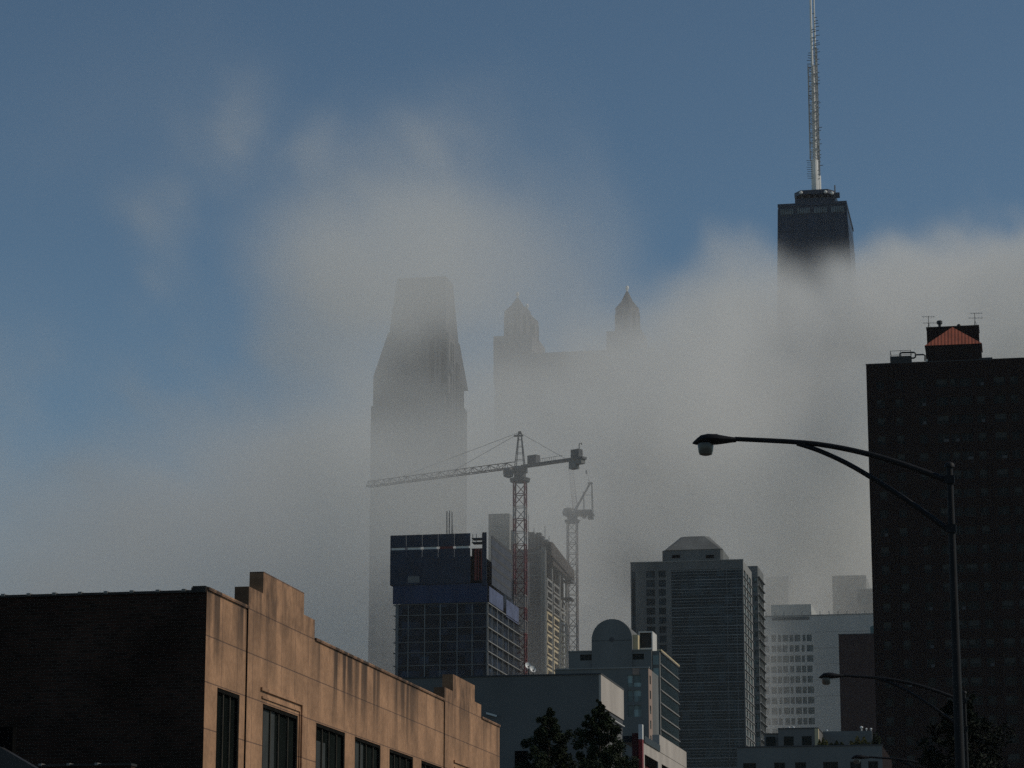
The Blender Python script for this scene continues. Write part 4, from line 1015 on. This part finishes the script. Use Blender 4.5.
# ------------------------------------------------------------------ mansard tower fading in fog
EY = 785.0
P = lambda px, py: W(px, py, EY)
T = thing('mansard_tower', 'tall pale stone tower with steep mansard roof, half lost in fog', 'building', (P(370,600).x, EY, 0))
xl = P(370.5,450).x; xm = P(444,450).x; d0 = 26
zs = P(400,405).z
hl = []
for k in range(44):
    for i in range(7):
        cx_ = xl+(xm-xl)*(i+.5)/7; hl.append((round(cx_-.75,3), round(zs-3-k*3.6-2,3), round(cx_+.75,3), round(zs-3-k*3.6,3)))
f = MB().wall('y', EY, xl, xm, 0, zs, hl, .4); f.face([(xl,EY,0),(xl,EY+d0,0),(xl,EY+d0,zs),(xl,EY,zs)]); f.build('wall', M['tower_stone'], T)
g = MB()
for h in hl: g.box(h[0], EY+.35, h[1], h[2], EY+.38, h[3])
kind(g.build('windows', M['dark_glass_band'], T), 'stuff')
MB().box(xl+.5, EY+.5, zs, xm, EY+d0, P(400,375).z).build('attic', M['tower_stone'], T)
# stepped side shafts towards the street, lower to the right
steps = [(444.5,450,346),(450,455.5,366),(455.5,459.5,388),(459.5,462.5,412)]
for i, (px0, px1, py) in enumerate(steps):
    yy = EY+2+i*4.5; q0, q1 = W(px0,py,yy), W(px1,py,yy)
    x0 = xm-3 if i == 0 else W(steps[i-1][0],py,yy).x
    sh_ = MB().box(x0, yy, 0, q1.x, yy+4.4, q0.z).build('side_shaft', M['tower_stone'], T)
    MB().box(q0.x+.7, yy-.04, 0, q1.x-.7, yy-.003, q0.z-3).build('window_strip', M['dark_glass_band'], sh_)
    pf = MB()
    for yk in (yy+.6, yy+3.2): pf.box(q1.x+.003, yk, 0, q1.x+.6, yk+.9, q0.z+1.2)
    pf.build('pilaster', M['tower_stone'], sh_)
    MB().box(q1.x+.003, yy+1.6, 0, q1.x+.08, yy+3.1, q0.z-2).build('side_glazing', M['dark_glass_band'], sh_)
q0, q1 = P(372,378), P(445,378); t0, t1 = P(391,272), P(431,272)
zb_, ztp = P(400,375).z, t0.z
ml, mrr = P(386,330), P(441,330)
MB().frustum([(xl+.5,EY+.5,zb_),(xm+2,EY+.5,zb_),(xm+2,EY+d0,zb_),(xl+.5,EY+d0,zb_)], [(ml.x,EY+3,ml.z),(mrr.x+1,EY+3,ml.z),(mrr.x+1,EY+d0-3,ml.z),(ml.x,EY+d0-3,ml.z)]).build('lower_roof', M['slate'], T)
MB().frustum([(ml.x+.3,EY+3.3,ml.z+.003),(mrr.x+.7,EY+3.3,ml.z+.003),(mrr.x+.7,EY+d0-3.3,ml.z+.003),(ml.x+.3,EY+d0-3.3,ml.z+.003)], [(t0.x,EY+8,ztp),(t1.x+3,EY+8,ztp),(t1.x+3,EY+d0-8,ztp),(t0.x,EY+d0-8,ztp)]).build('mansard_roof', M['slate'], T)
for px in (432, 444):
    q = W(px, 336, EY+.5); dm = MB().box(q.x-1.6, EY+.2, zb_-6, q.x+1.6, EY+9, q.z+1).build('dormer', M['tower_stone'], T)
    MB().box(q.x-.8, EY+.15, zb_-3, q.x+.8, EY+.197, q.z-1).build('dormer_window', M['void'], dm)

# ------------------------------------------------------------------ tower with four lantern turrets
NY = 1035.0
P = lambda px, py: W(px, py, NY)
T = thing('turreted_tower', 'broad granite tower whose ball-topped corner turrets rise from the fog', 'building', (P(494,400).x, NY, 0))
xl, xr = P(494.5,400).x, P(655,400).x; zt = P(560,352).z
hl = []
for k in range(30):
    for i in range(13):
        cx_ = xl+(xr-xl)*(i+.5)/13; hl.append((round(cx_-1.2,3), round(zt-4-k*4-2.2,3), round(cx_+1.2,3), round(zt-4-k*4,3)))
f = MB().wall('y', NY, xl, xr, 0, zt, hl, .4)
dN = 40
for xx in (xl, xr): f.face([(xx,NY,0),(xx,NY+dN,0),(xx,NY+dN,zt),(xx,NY,zt)])
f.face([(xl,NY,zt),(xr,NY,zt),(xr,NY+dN,zt),(xl,NY+dN,zt)]); f.build('wall', M['pink_granite'], T)
g = MB()
for h in hl: g.box(h[0], NY+.35, h[1], h[2], NY+.38, h[3])
kind(g.build('windows', M['dark_glass_band'], T), 'stuff')
def turret(cx, cy, zs, ze, zb, w0, w1, ztop):
    t = MB().box(cx-w0, cy-w0, zt-12, cx+w0*.9, cy+w0, zs).build('turret', M['pink_granite'], T)
    o = w1; rg = lambda r, z: [(cx+r*cos(pi/8+k*pi/4), cy+r*sin(pi/8+k*pi/4), z) for k in range(8)]
    MB().frustum(rg(o,zs), rg(o,ze)).build('lantern', M['pink_granite'], t)
    MB().frustum(rg(o*1.02,ze+.003), rg(o*.5,ze+(zb-ze)*.36)).frustum(rg(o*.5,ze+(zb-ze)*.36+.003), rg(.4,zb-1.0)).build('turret_roof', M['slate'], t)
    MB().lathe([(.4,-2.2),(.35,-.8),(.6,-.4),(.7,.3),(.5,.8),(.15,1.0)], (cx,cy,zb+.4), 10).build('ball_finial', M['band_pale'] if False else M['antenna_white'], t, True)
    mu = MB()
    for k in range(8): a_ = k*pi/4; mu.box(cx+o*.93*cos(a_)-.45, cy+o*.93*sin(a_)-.45, zs+1, cx+o*.93*cos(a_)+.45, cy+o*.93*sin(a_)+.45, ze-2)
    mu.build('lantern_window', M['void'], t)
c1 = W(517.5,330,NY+7); turret(c1.x, NY+7, W(500,341,NY+7).z, W(517,312,NY+7).z, W(517.5,295.5,NY+7).z, 8.2, 5.4, 0)
c2 = W(527,330,NY+34); turret(c2.x, NY+34, W(527,345,NY+34).z, W(527,322,NY+34).z, W(526.5,307,NY+34).z, 7, 4.8, 0)
c3 = W(627.5,330,NY+7); turret(c3.x, NY+7, W(612,335.5,NY+7).z, W(627,309,NY+7).z, W(628.5,289,NY+7).z, 7.4, 4.9, 0)

# ------------------------------------------------------------------ black tapered skyscraper with antennas
JY = 1160.0
P = lambda px, py: W(px, py, JY)
zt = P(812,205.5).z; xl, xr = P(778.5,206).x, P(846,206).x; dJ = 46
T = thing('black_skyscraper', 'black tapering skyscraper topped by a tall white antenna, its base in fog', 'building', ((xl+xr)/2, JY+dJ/2, 0))
tp = .043; 
def rect(z, o=0): e_ = (zt-z)*tp; return [(xl-e_*.55-o,JY-e_*.4-o,z),(xr+e_+o,JY-e_*.4-o,z),(xr+e_+o,JY+dJ+e_+o,z),(xl-e_*.55-o,JY+dJ+e_+o,z)]
MB().frustum(rect(0), rect(zt)).build('tower_body', M['bronze'], T)
bd = MB()
z1, z2 = P(812,213.5).z, P(812,208).z
for k in range(4):
    x0 = xl+(xr-xl)*(k/4)+.9; x1 = xl+(xr-xl)*((k+1)/4)-.7
    for i in range(6):
        u = x0+(x1-x0)*i/6; bd.box(u, JY-.62, z1, u+(x1-x0)/6-.25, JY-.32, z2)
bd.build('louvre_band', M['band_pale'], T)
# spandrels, columns and cross bracing slightly proud of the glass
fr = MB()
for k in range(26):
    z = zt-8-k*3.8; r = rect(z, .12); fr.frustum(r, rect(z+.9, .12))
for s_ in range(6):
    t = s_/5
    fr.tube([(xl+(xr-xl)*t,JY-.1,zt-1), (xl-(zt-200)*.55*tp+(xr-xl+(zt-200)*1.55*tp)*t,JY-(zt-200)*.4*tp-.1,200)], .5, 4)
fr.build('facade_frame', mat('bronze_frame', (.008,.018,.038), rough=.5, var=.2, scale=.1), T)
MB().frustum(rect(zt+.003,.4), rect(zt+1.3,.4)).build('parapet', M['bronze'], T)
cy0 = JY+6; P = lambda px, py: W(px, py, cy0)
c0, c1 = P(795,203), P(835.5,202)
MB().box(c0.x, cy0, zt+1.3, c1.x, cy0+30, P(812,198).z).build('mechanical_house', M['bronze'], T)
ps = MB()
for i in range(7): xx = c0.x+.5+(c1.x-c0.x-1)*i/6; ps.box(xx-.35, cy0+.3, P(812,198).z, xx+.35, cy0+1, P(812,195.3).z)
ps.box(c0.x+4, cy0+8, P(812,198).z, c1.x-4, cy0+24, P(812,195.3).z)
ps.build('post', M['antenna_dark'], T)
c2, c3 = P(794,193), P(835,192)
o = .9
pl_ = lambda o, z: [(c2.x+3+o,cy0-2+o,z),(c3.x-3-o,cy0-2+o,z),(c3.x-o,cy0+2,z),(c3.x-o,cy0+28,z),(c3.x-4,cy0+31,z),(c2.x+4,cy0+31,z),(c2.x+o,cy0+28,z),(c2.x+o,cy0+2,z)]
MB().frustum(pl_(0,P(812,195.2).z), pl_(0,P(812,191).z)).frustum(pl_(.3,P(812,190.99).z), pl_(3,P(812,189.2).z)).build('upper_platform', M['bronze'], T)
for px, py in ((801,192.5),(825.5,191.8),(832,193)):
    q = W(px,py,cy0-2.4); MB().lathe([(.3,-.7),(.75,-.3),(.75,.3),(.3,.7)], (q.x,cy0-2.2,q.z), 10).build('dish', M['antenna_white'], T, True)
q = P(837.5,193); MB().box(c3.x-.2, cy0+1, q.z-1.2, q.x+.8, cy0+4, q.z+.6).build('side_bracket', M['bronze'], T)
q = P(834.5,184); MB().tube([(q.x,cy0+2,P(834,205).z),(q.x,cy0+2,q.z)], .3, 5).build('whip_aerial', M['antenna_dark'], T)
zb = P(816,190.2).z
def antenna(px, Y, dz, rs, nm, label):
    q = W(px, 189, Y); a_ = thing(nm, label, 'antenna', (q.x, Y, zb), 'antenna masts on the black skyscraper')
    zs = [W(px, py, Y).z for py in rs['py']]
    MB().tube([(q.x,Y,zb),(q.x,Y,zs[0])], rs['r'][0], 10).build('base_drum', M['antenna_white'], a_)
    m = MB(); lattice(m, (q.x-.2,Y,zs[0]), (q.x-.2,Y,zs[1]), rs['w'], 2.2, .22, .12); m.build('lattice', M['antenna_grey'], a_)
    MB().tube([(q.x+.3,Y-.2,zs[0]),(q.x+.3,Y-.2,zs[1])], [rs['r'][1], rs['r'][1]*.8], 8).build('feed_pipe', M['antenna_white'], a_)
    MB().tube([(q.x,Y,zs[1]),(q.x,Y,zs[2]),(q.x,Y,zs[3])], [rs['r'][2], rs['r'][2]*.75, rs['r'][2]*.5], 8).build('pole', M['antenna_white'], a_)
    st_ = MB(); rnd = random.Random(int(Y))
    z = zs[0]-10
    while z < zs[1]+18:
        s_ = rnd.choice((-1,1)); st_.tube([(q.x,Y-.3,z),(q.x+s_*rnd.uniform(1.2,2.4),Y-.6,z+rnd.uniform(-.1,.4))], .16, 4); z += rnd.uniform(.9,2.6)
    st_.build('antenna_rung', M['antenna_dark'], a_)
    return a_
A1 = antenna(815.2, cy0+4, 0, dict(py=[160,66,-20,-60], r=[1.6,1.0,.62], w=3.3), 'antenna_mast', 'tall white antenna mast on the black skyscraper, front one')
A2 = antenna(818.6, cy0+26, 0, dict(py=[176,48,-6,-45], r=[1.2,.6,.45], w=1.9), 'antenna_mast', 'slimmer antenna mast just right of the main white one')
el = MB(); q = W(812.5,170,cy0+3)
for k in range(9):
    z = W(812,161+k*2.2,cy0+3).z; el.tube([(q.x+1.2,cy0+3,z),(q.x-2.6+.2*(k%3),cy0+2.6,z+.2)], .13, 4)
el.build('dipole_array', M['antenna_dark'], A1)

HAZE, FOG_RHO, WISP_RHO, FOG_STEP = .00003, .0098, .0017, 3.5
# ------------------------------------------------------------------ air: thin even haze, and the uneven fog bank rolling through the towers
hz_ = MB().box(-900, -60, -1.6, 500, 1500, 480).build('haze', None); hz_.data.materials.clear(); kind(hz_, 'stuff')
m = bpy.data.materials.new('haze_air'); nt = nodes(m); out = nt.nodes.new('ShaderNodeOutputMaterial'); pv = nt.nodes.new('ShaderNodeVolumePrincipled')
pv.inputs['Color'].default_value = (.93,.95,1,1); pv.inputs['Density'].default_value = HAZE; pv.inputs['Anisotropy'].default_value = .0
nt.links.new(pv.outputs[0], out.inputs['Volume']); hz_.data.materials.append(m)

FMIN, FMAX, FRES = (-470, 560, 4), (60, 1330, 345), (150, 176, 98)
fg = MB().box(FMIN[0], FMIN[1], FMIN[2], FMAX[0], FMAX[1], FMAX[2]).build('fog_bank', None); fg.data.materials.clear(); kind(fg, 'stuff')
m = bpy.data.materials.new('fog'); nt = nodes(m); N = nt.nodes; L = nt.links
out = N.new('ShaderNodeOutputMaterial'); pv = N.new('ShaderNodeVolumePrincipled'); L.new(pv.outputs[0], out.inputs['Volume'])
pv.inputs['Color'].default_value = (.957,.952,.932,1); pv.inputs['Anisotropy'].default_value = .0; pv.inputs['Density'].default_value = 1.0
pv.inputs['Density Attribute'].default_value = 'density'
fg.data.materials.append(m)
try: m.cycles.volume_sampling = 'MULTIPLE_IMPORTANCE'; m.cycles.volume_step_rate = FOG_STEP
except Exception: pass
# the fog's density is a field over the ground plan (X across, Y along the street, Z up), baked into one volume grid
nt = bpy.data.node_groups.new('fog_density', 'GeometryNodeTree'); N = nt.nodes; L = nt.links
nt.interface.new_socket('Geometry', in_out='INPUT', socket_type='NodeSocketGeometry'); nt.interface.new_socket('Geometry', in_out='OUTPUT', socket_type='NodeSocketGeometry')
go = N.new('NodeGroupOutput'); vc = N.new('GeometryNodeVolumeCube'); sm = N.new('GeometryNodeSetMaterial'); sm.inputs['Material'].default_value = m
vc.inputs['Min'].default_value = FMIN; vc.inputs['Max'].default_value = FMAX
for k, ax in enumerate('XYZ'): vc.inputs['Resolution '+ax].default_value = FRES[k]
L.new(vc.outputs[0], sm.inputs[0]); L.new(sm.outputs[0], go.inputs[0])
pos = N.new('GeometryNodeInputPosition').outputs[0]; sp = N.new('ShaderNodeSeparateXYZ'); L.new(pos, sp.inputs[0])
X, Y, Z = sp.outputs
def mth(op, a, b=None, clamp=False):
    n = N.new('ShaderNodeMath'); n.operation = op; n.use_clamp = clamp
    for i, q in enumerate((a, b)):
        if q is None: continue
        if isinstance(q, (int, float)): n.inputs[i].default_value = q
        else: L.new(q, n.inputs[i])
    return n.outputs[0]
def rng(x, a, b, c, d, smooth=True):
    n = N.new('ShaderNodeMapRange'); n.interpolation_type = 'SMOOTHSTEP' if smooth else 'LINEAR'
    for i, q in enumerate((x, a, b, c, d)):
        if isinstance(q, (int, float)): n.inputs[i].default_value = q
        else: L.new(q, n.inputs[i])
    return n.outputs[0]
def nz(scale, det, off, st=(1,1,1), rot=0.0):
    v = N.new('ShaderNodeVectorRotate'); v.rotation_type = 'Y_AXIS'; L.new(pos, v.inputs['Vector']); v.inputs['Angle'].default_value = rot
    mp = N.new('ShaderNodeVectorMath'); mp.operation = 'MULTIPLY_ADD'; L.new(v.outputs[0], mp.inputs[0]); mp.inputs[1].default_value = [scale*k for k in st]; mp.inputs[2].default_value = off
    n = N.new('ShaderNodeTexNoise'); n.inputs['Scale'].default_value = 1; n.inputs['Detail'].default_value = det; n.inputs['Roughness'].default_value = .55; L.new(mp.outputs[0], n.inputs['Vector']); return n.outputs[0]
def ramp(x, stops):
    """piecewise smooth curve through (x, value) stops"""
    v = stops[0][1]
    for (xa, va), (xb, vb) in zip(stops, stops[1:]):
        d = rng(x, xa, xb, 0, vb-va); v = mth('ADD', d, v)
    return v
n1 = nz(1/85, 4, (3.1,7.7,1.3), (1,.3,1.15), radians(-24))
n2 = nz(1/24, 4, (9.4,2.2,5.1), (1,.22,1.2), radians(-24))
n3 = nz(1/11, 3, (2.4,6.2,0.7), (1,.3,1.1), radians(-24))
nn = mth('ADD', mth('MULTIPLY', n1, .60), mth('ADD', mth('MULTIPLY', n2, .29), mth('MULTIPLY', n3, .11)))           # ~0.5 mean
ceil = ramp(X, [(-420,165),(-345,185),(-290,200),(-250,201),(-222,199),(-195,204),(-165,208),(-148,217),(-130,230),(-85,240),(-45,247),(20,252)])
ceil = mth('MULTIPLY', ceil, rng(Y, 570, 1270, .60, 1.337, False))            # the bank climbs away from the street corner
soft = rng(X, -240, -150, 80, 54)
top = mth('SUBTRACT', mth('ADD', ceil, mth('MULTIPLY', mth('SUBTRACT', nn, .5), mth('ADD', rng(X, -140, -100, 110, 160), 0.0))), Z)
body = rng(mth('DIVIDE', top, soft), -.4, .6, 0, 1)
front0 = ramp(X, [(-165,570),(-118,640),(-95,735),(-60,865)])
front = rng(mth('ADD', mth('SUBTRACT', Y, front0), mth('MULTIPLY', mth('SUBTRACT', n1, .5), 150)), -30, 95, 0, 1)
dens = mth('MULTIPLY', mth('MULTIPLY', body, front), mth('MULTIPLY', rng(nn, .36, .62, .22, 1.75), FOG_RHO))
dens = mth('MULTIPLY', dens, mth('MULTIPLY', rng(X, -330, -165, .48, 1), mth('ADD', mth('MULTIPLY', rng(X, -175, -120, 0, 1), rng(Z, 150, 225, -.25, 1.9)), 1)))
dens = mth('MULTIPLY', dens, mth('ADD', mth('MULTIPLY', rng(Y, 780, 830, .20, 0), rng(X, -150, -140, 1, 0)), rng(mth('ADD', Y, mth('MULTIPLY', rng(X, -150, -140, 0, 1), 200)), 780, 830, 0, 1)))
# a column of vapour in front of the mansard tower
pl = mth('MULTIPLY', rng(mth('ABSOLUTE', mth('ADD', mth('ADD', X, mth('MULTIPLY', Y, .232)), mth('MULTIPLY', mth('SUBTRACT', n2, .5), 70))), 2, 52, 1, 0), mth('MULTIPLY', rng(Y, 600, 650, 0, 1), rng(Y, 765, 790, 1, 0)))
Zs = mth('ADD', mth('SUBTRACT', Z, mth('MULTIPLY', Y, .272)), mth('MULTIPLY', mth('SUBTRACT', nn, .5), 130))   # the column leans away with distance
pl = mth('MULTIPLY', pl, mth('MULTIPLY', rng(Zs, -34, -8, .12, 1), rng(Zs, -4, 34, 1, 0)))
pl = mth('MULTIPLY', pl, rng(nn, .36, .62, .35, 1.4))
dens = mth('ADD', dens, mth('MULTIPLY', pl, .0165))
# loose vapour hanging round the crane's jib, and a veil before the turreted tower
jv = mth('MULTIPLY', mth('MULTIPLY', rng(X, -130, -142, 0, 1), rng(X, -185, -165, 0, 1)), mth('MULTIPLY', rng(Y, 612, 630, 0, 1), rng(Y, 668, 690, 1, 0)))
jv = mth('MULTIPLY', jv, mth('MULTIPLY', rng(Z, 92, 112, .1, 1), rng(Z, 130, 148, 1, 0)))
dens = mth('ADD', dens, mth('MULTIPLY', mth('MULTIPLY', jv, rng(nn, .36, .62, .4, 1.5)), .0150))
vl = mth('MULTIPLY', mth('MULTIPLY', rng(X, -225, -205, 0, 1), rng(X, -150, -128, 1, 0)), mth('MULTIPLY', rng(Y, 830, 880, 0, 1), rng(Y, 1010, 1030, 1, 0)))
vl = mth('MULTIPLY', vl, mth('MULTIPLY', rng(Z, 265, 305, 1, 0), rng(nn, .38, .60, .2, 1.7)))
dens = mth('ADD', dens, mth('MULTIPLY', vl, .0024))
dens = mth('MULTIPLY', dens, rng(mth('SUBTRACT', X, mth('MAXIMUM', mth('SUBTRACT', Z, 200), 0)), -15, -46, 0, 1))  # fog carved away on the right, out of view, to let sunlight in
# torn wisps above the bank, drawn up to the right
w1 = nz(1/46, 6, (1.7,4.1,8.8), (1.5,.25,.55), radians(-36))
zf = mth('MULTIPLY', rng(Z, 120, 180, 0, 1), rng(Z, 335, 215, 0, 1))
xf = mth('MULTIPLY', rng(X, -330, -250, .55, 1), rng(X, -160, -105, 1, 0))
yf = mth('MULTIPLY', rng(Y, 620, 700, 0, 1), rng(Y, 900, 1020, 1, 0))
wm_ = mth('MULTIPLY', mth('ADD', mth('MULTIPLY', rng(w1, .50, .70, 0, 1), rng(nn, .40, .58, .15, 1.4)), .03), mth('MULTIPLY', zf, mth('MULTIPLY', xf, yf)))
dens = mth('ADD', dens, mth('MULTIPLY', wm_, WISP_RHO))
# drawn-out ribbons of vapour leaving the bank's top, each along a rising line 800-900 m down the street
Xd = mth('ADD', X, mth('ADD', mth('MULTIPLY', mth('SUBTRACT', n2, .5), 34), mth('MULTIPLY', mth('SUBTRACT', n1, .5), 60)))
Zd = mth('ADD', Z, mth('ADD', mth('MULTIPLY', mth('SUBTRACT', n3, .5), 26), mth('MULTIPLY', mth('SUBTRACT', n2, .5), 30)))
acc = None
def strand(pts, wid, amt):
    global acc
    for (ax, az, k0), (bx, bz, k1) in zip(pts, pts[1:]):
        dx, dz = bx-ax, bz-az; px, pz = mth('SUBTRACT', Xd, ax), mth('SUBTRACT', Zd, az)
        t = mth('DIVIDE', mth('ADD', mth('MULTIPLY', px, dx), mth('MULTIPLY', pz, dz)), dx*dx+dz*dz, True)
        ex, ez = mth('SUBTRACT', px, mth('MULTIPLY', t, dx)), mth('SUBTRACT', pz, mth('MULTIPLY', t, dz))
        d = mth('SQRT', mth('ADD', mth('MULTIPLY', ex, ex), mth('MULTIPLY', ez, ez)))
        a = mth('MULTIPLY', rng(d, 0, wid, 1, 0), mth('MULTIPLY', mth('ADD', mth('MULTIPLY', t, k1-k0), k0), amt))
        acc = a if acc is None else mth('MAXIMUM', acc, a)
strand([(-296,172,.6),(-284,212,.8),(-279,246,.85),(-262,278,.25)], 17, 1)
strand([(-282,186,.55),(-250,212,.6),(-221,236,.85),(-186,264,.95),(-160,286,.1)], 25, 1)
strand([(-236,200,.5),(-204,222,.5),(-176,246,.6),(-156,268,0)], 24, 1)
strand([(-232,258,.2),(-214,272,.9),(-198,284,.1)], 15, 1)
strand([(-338,186,.6),(-318,206,.5),(-302,230,0)], 24, 1)
strand([(-256,262,.3),(-244,282,.9),(-232,298,.1)], 11, 1)
acc = mth('MULTIPLY', acc, rng(n3, .34, .66, .4, 1.5))
acc = mth('MULTIPLY', acc, mth('MULTIPLY', rng(nn, .42, .58, .12, 1.6), mth('MULTIPLY', rng(Y, 798, 818, 0, 1), rng(Y, 842, 866, 1, 0))))
dens = mth('ADD', dens, mth('MULTIPLY', acc, .0088))
kv = mth('MULTIPLY', mth('MULTIPLY', rng(X, -146, -132, 0, 1), rng(X, -108, -92, 1, 0)), mth('MULTIPLY', rng(Y, 570, 610, 0, 1), rng(Y, 720, 750, 1, 0)))
kv = mth('MULTIPLY', kv, mth('MULTIPLY', rng(Z, 92, 118, .12, 1), rng(Z, 150, 185, 1, 0)))
dens = mth('ADD', dens, mth('MULTIPLY', mth('MULTIPLY', kv, rng(nn, .36, .62, .5, 1.5)), .0058))
L.new(dens, vc.inputs['Density'])
md = fg.modifiers.new('fog', 'NODES'); md.node_group = nt

# ------------------------------------------------------------------ light
SUN_AZ, SUN_EL = radians(80), radians(38)
w = bpy.data.worlds.new('World'); S.world = w; w.use_nodes = True; nt = w.node_tree
bg = next(n for n in nt.nodes if n.type == 'BACKGROUND'); sk = nt.nodes.new('ShaderNodeTexSky'); sk.sky_type = 'NISHITA'; sk.sun_disc = False
sk.sun_elevation = SUN_EL; sk.sun_rotation = SUN_AZ; sk.air_density = .85; sk.dust_density = 0.0; sk.ozone_density = 1.5; sk.altitude = 200
tn = nt.nodes.new('ShaderNodeVectorMath'); tn.operation = 'MULTIPLY'; tn.inputs[1].default_value = (.94,1.08,1.05); nt.links.new(sk.outputs[0], tn.inputs[0]); nt.links.new(tn.outputs[0], bg.inputs[0]); bg.inputs[1].default_value = .1
ld = bpy.data.lights.new('sun', 'SUN'); ld.energy = 3.7; ld.angle = radians(.5); ld.color = (1,.90,.76)
lo = bpy.data.objects.new('sun', ld); COL.objects.link(lo)
sd_ = Vector((sin(SUN_AZ)*cos(SUN_EL), cos(SUN_AZ)*cos(SUN_EL), sin(SUN_EL)))
lo.rotation_euler = sd_.to_track_quat('Z', 'Y').to_euler(); lo.location = (60, 20, 80)

# ------------------------------------------------------------------ camera and render settings
cd_ = bpy.data.cameras.new('camera'); cam = bpy.data.objects.new('camera', cd_); COL.objects.link(cam); S.camera = cam
cd_.sensor_width = 36; cd_.lens = FL*36/1024; cd_.clip_start = .5; cd_.clip_end = 20000
cam.matrix_world = Matrix((( RT.x, UP.x, -FW.x, 0), (RT.y, UP.y, -FW.y, 0), (RT.z, UP.z, -FW.z, CZ), (0,0,0,1)))
S.view_settings.view_transform = 'Standard'; S.view_settings.look = 'None'; S.view_settings.gamma = 1; S.view_settings.exposure = -0.9
c = S.cycles
c.max_bounces = 8; c.diffuse_bounces = 2; c.glossy_bounces = 2; c.transmission_bounces = 2; c.transparent_max_bounces = 8; c.volume_bounces = 4
c.volume_step_rate = 1.0; c.volume_max_steps = 256; c.caustics_reflective = False; c.caustics_refractive = False
c.sample_clamp_indirect = 6; c.use_denoising = False
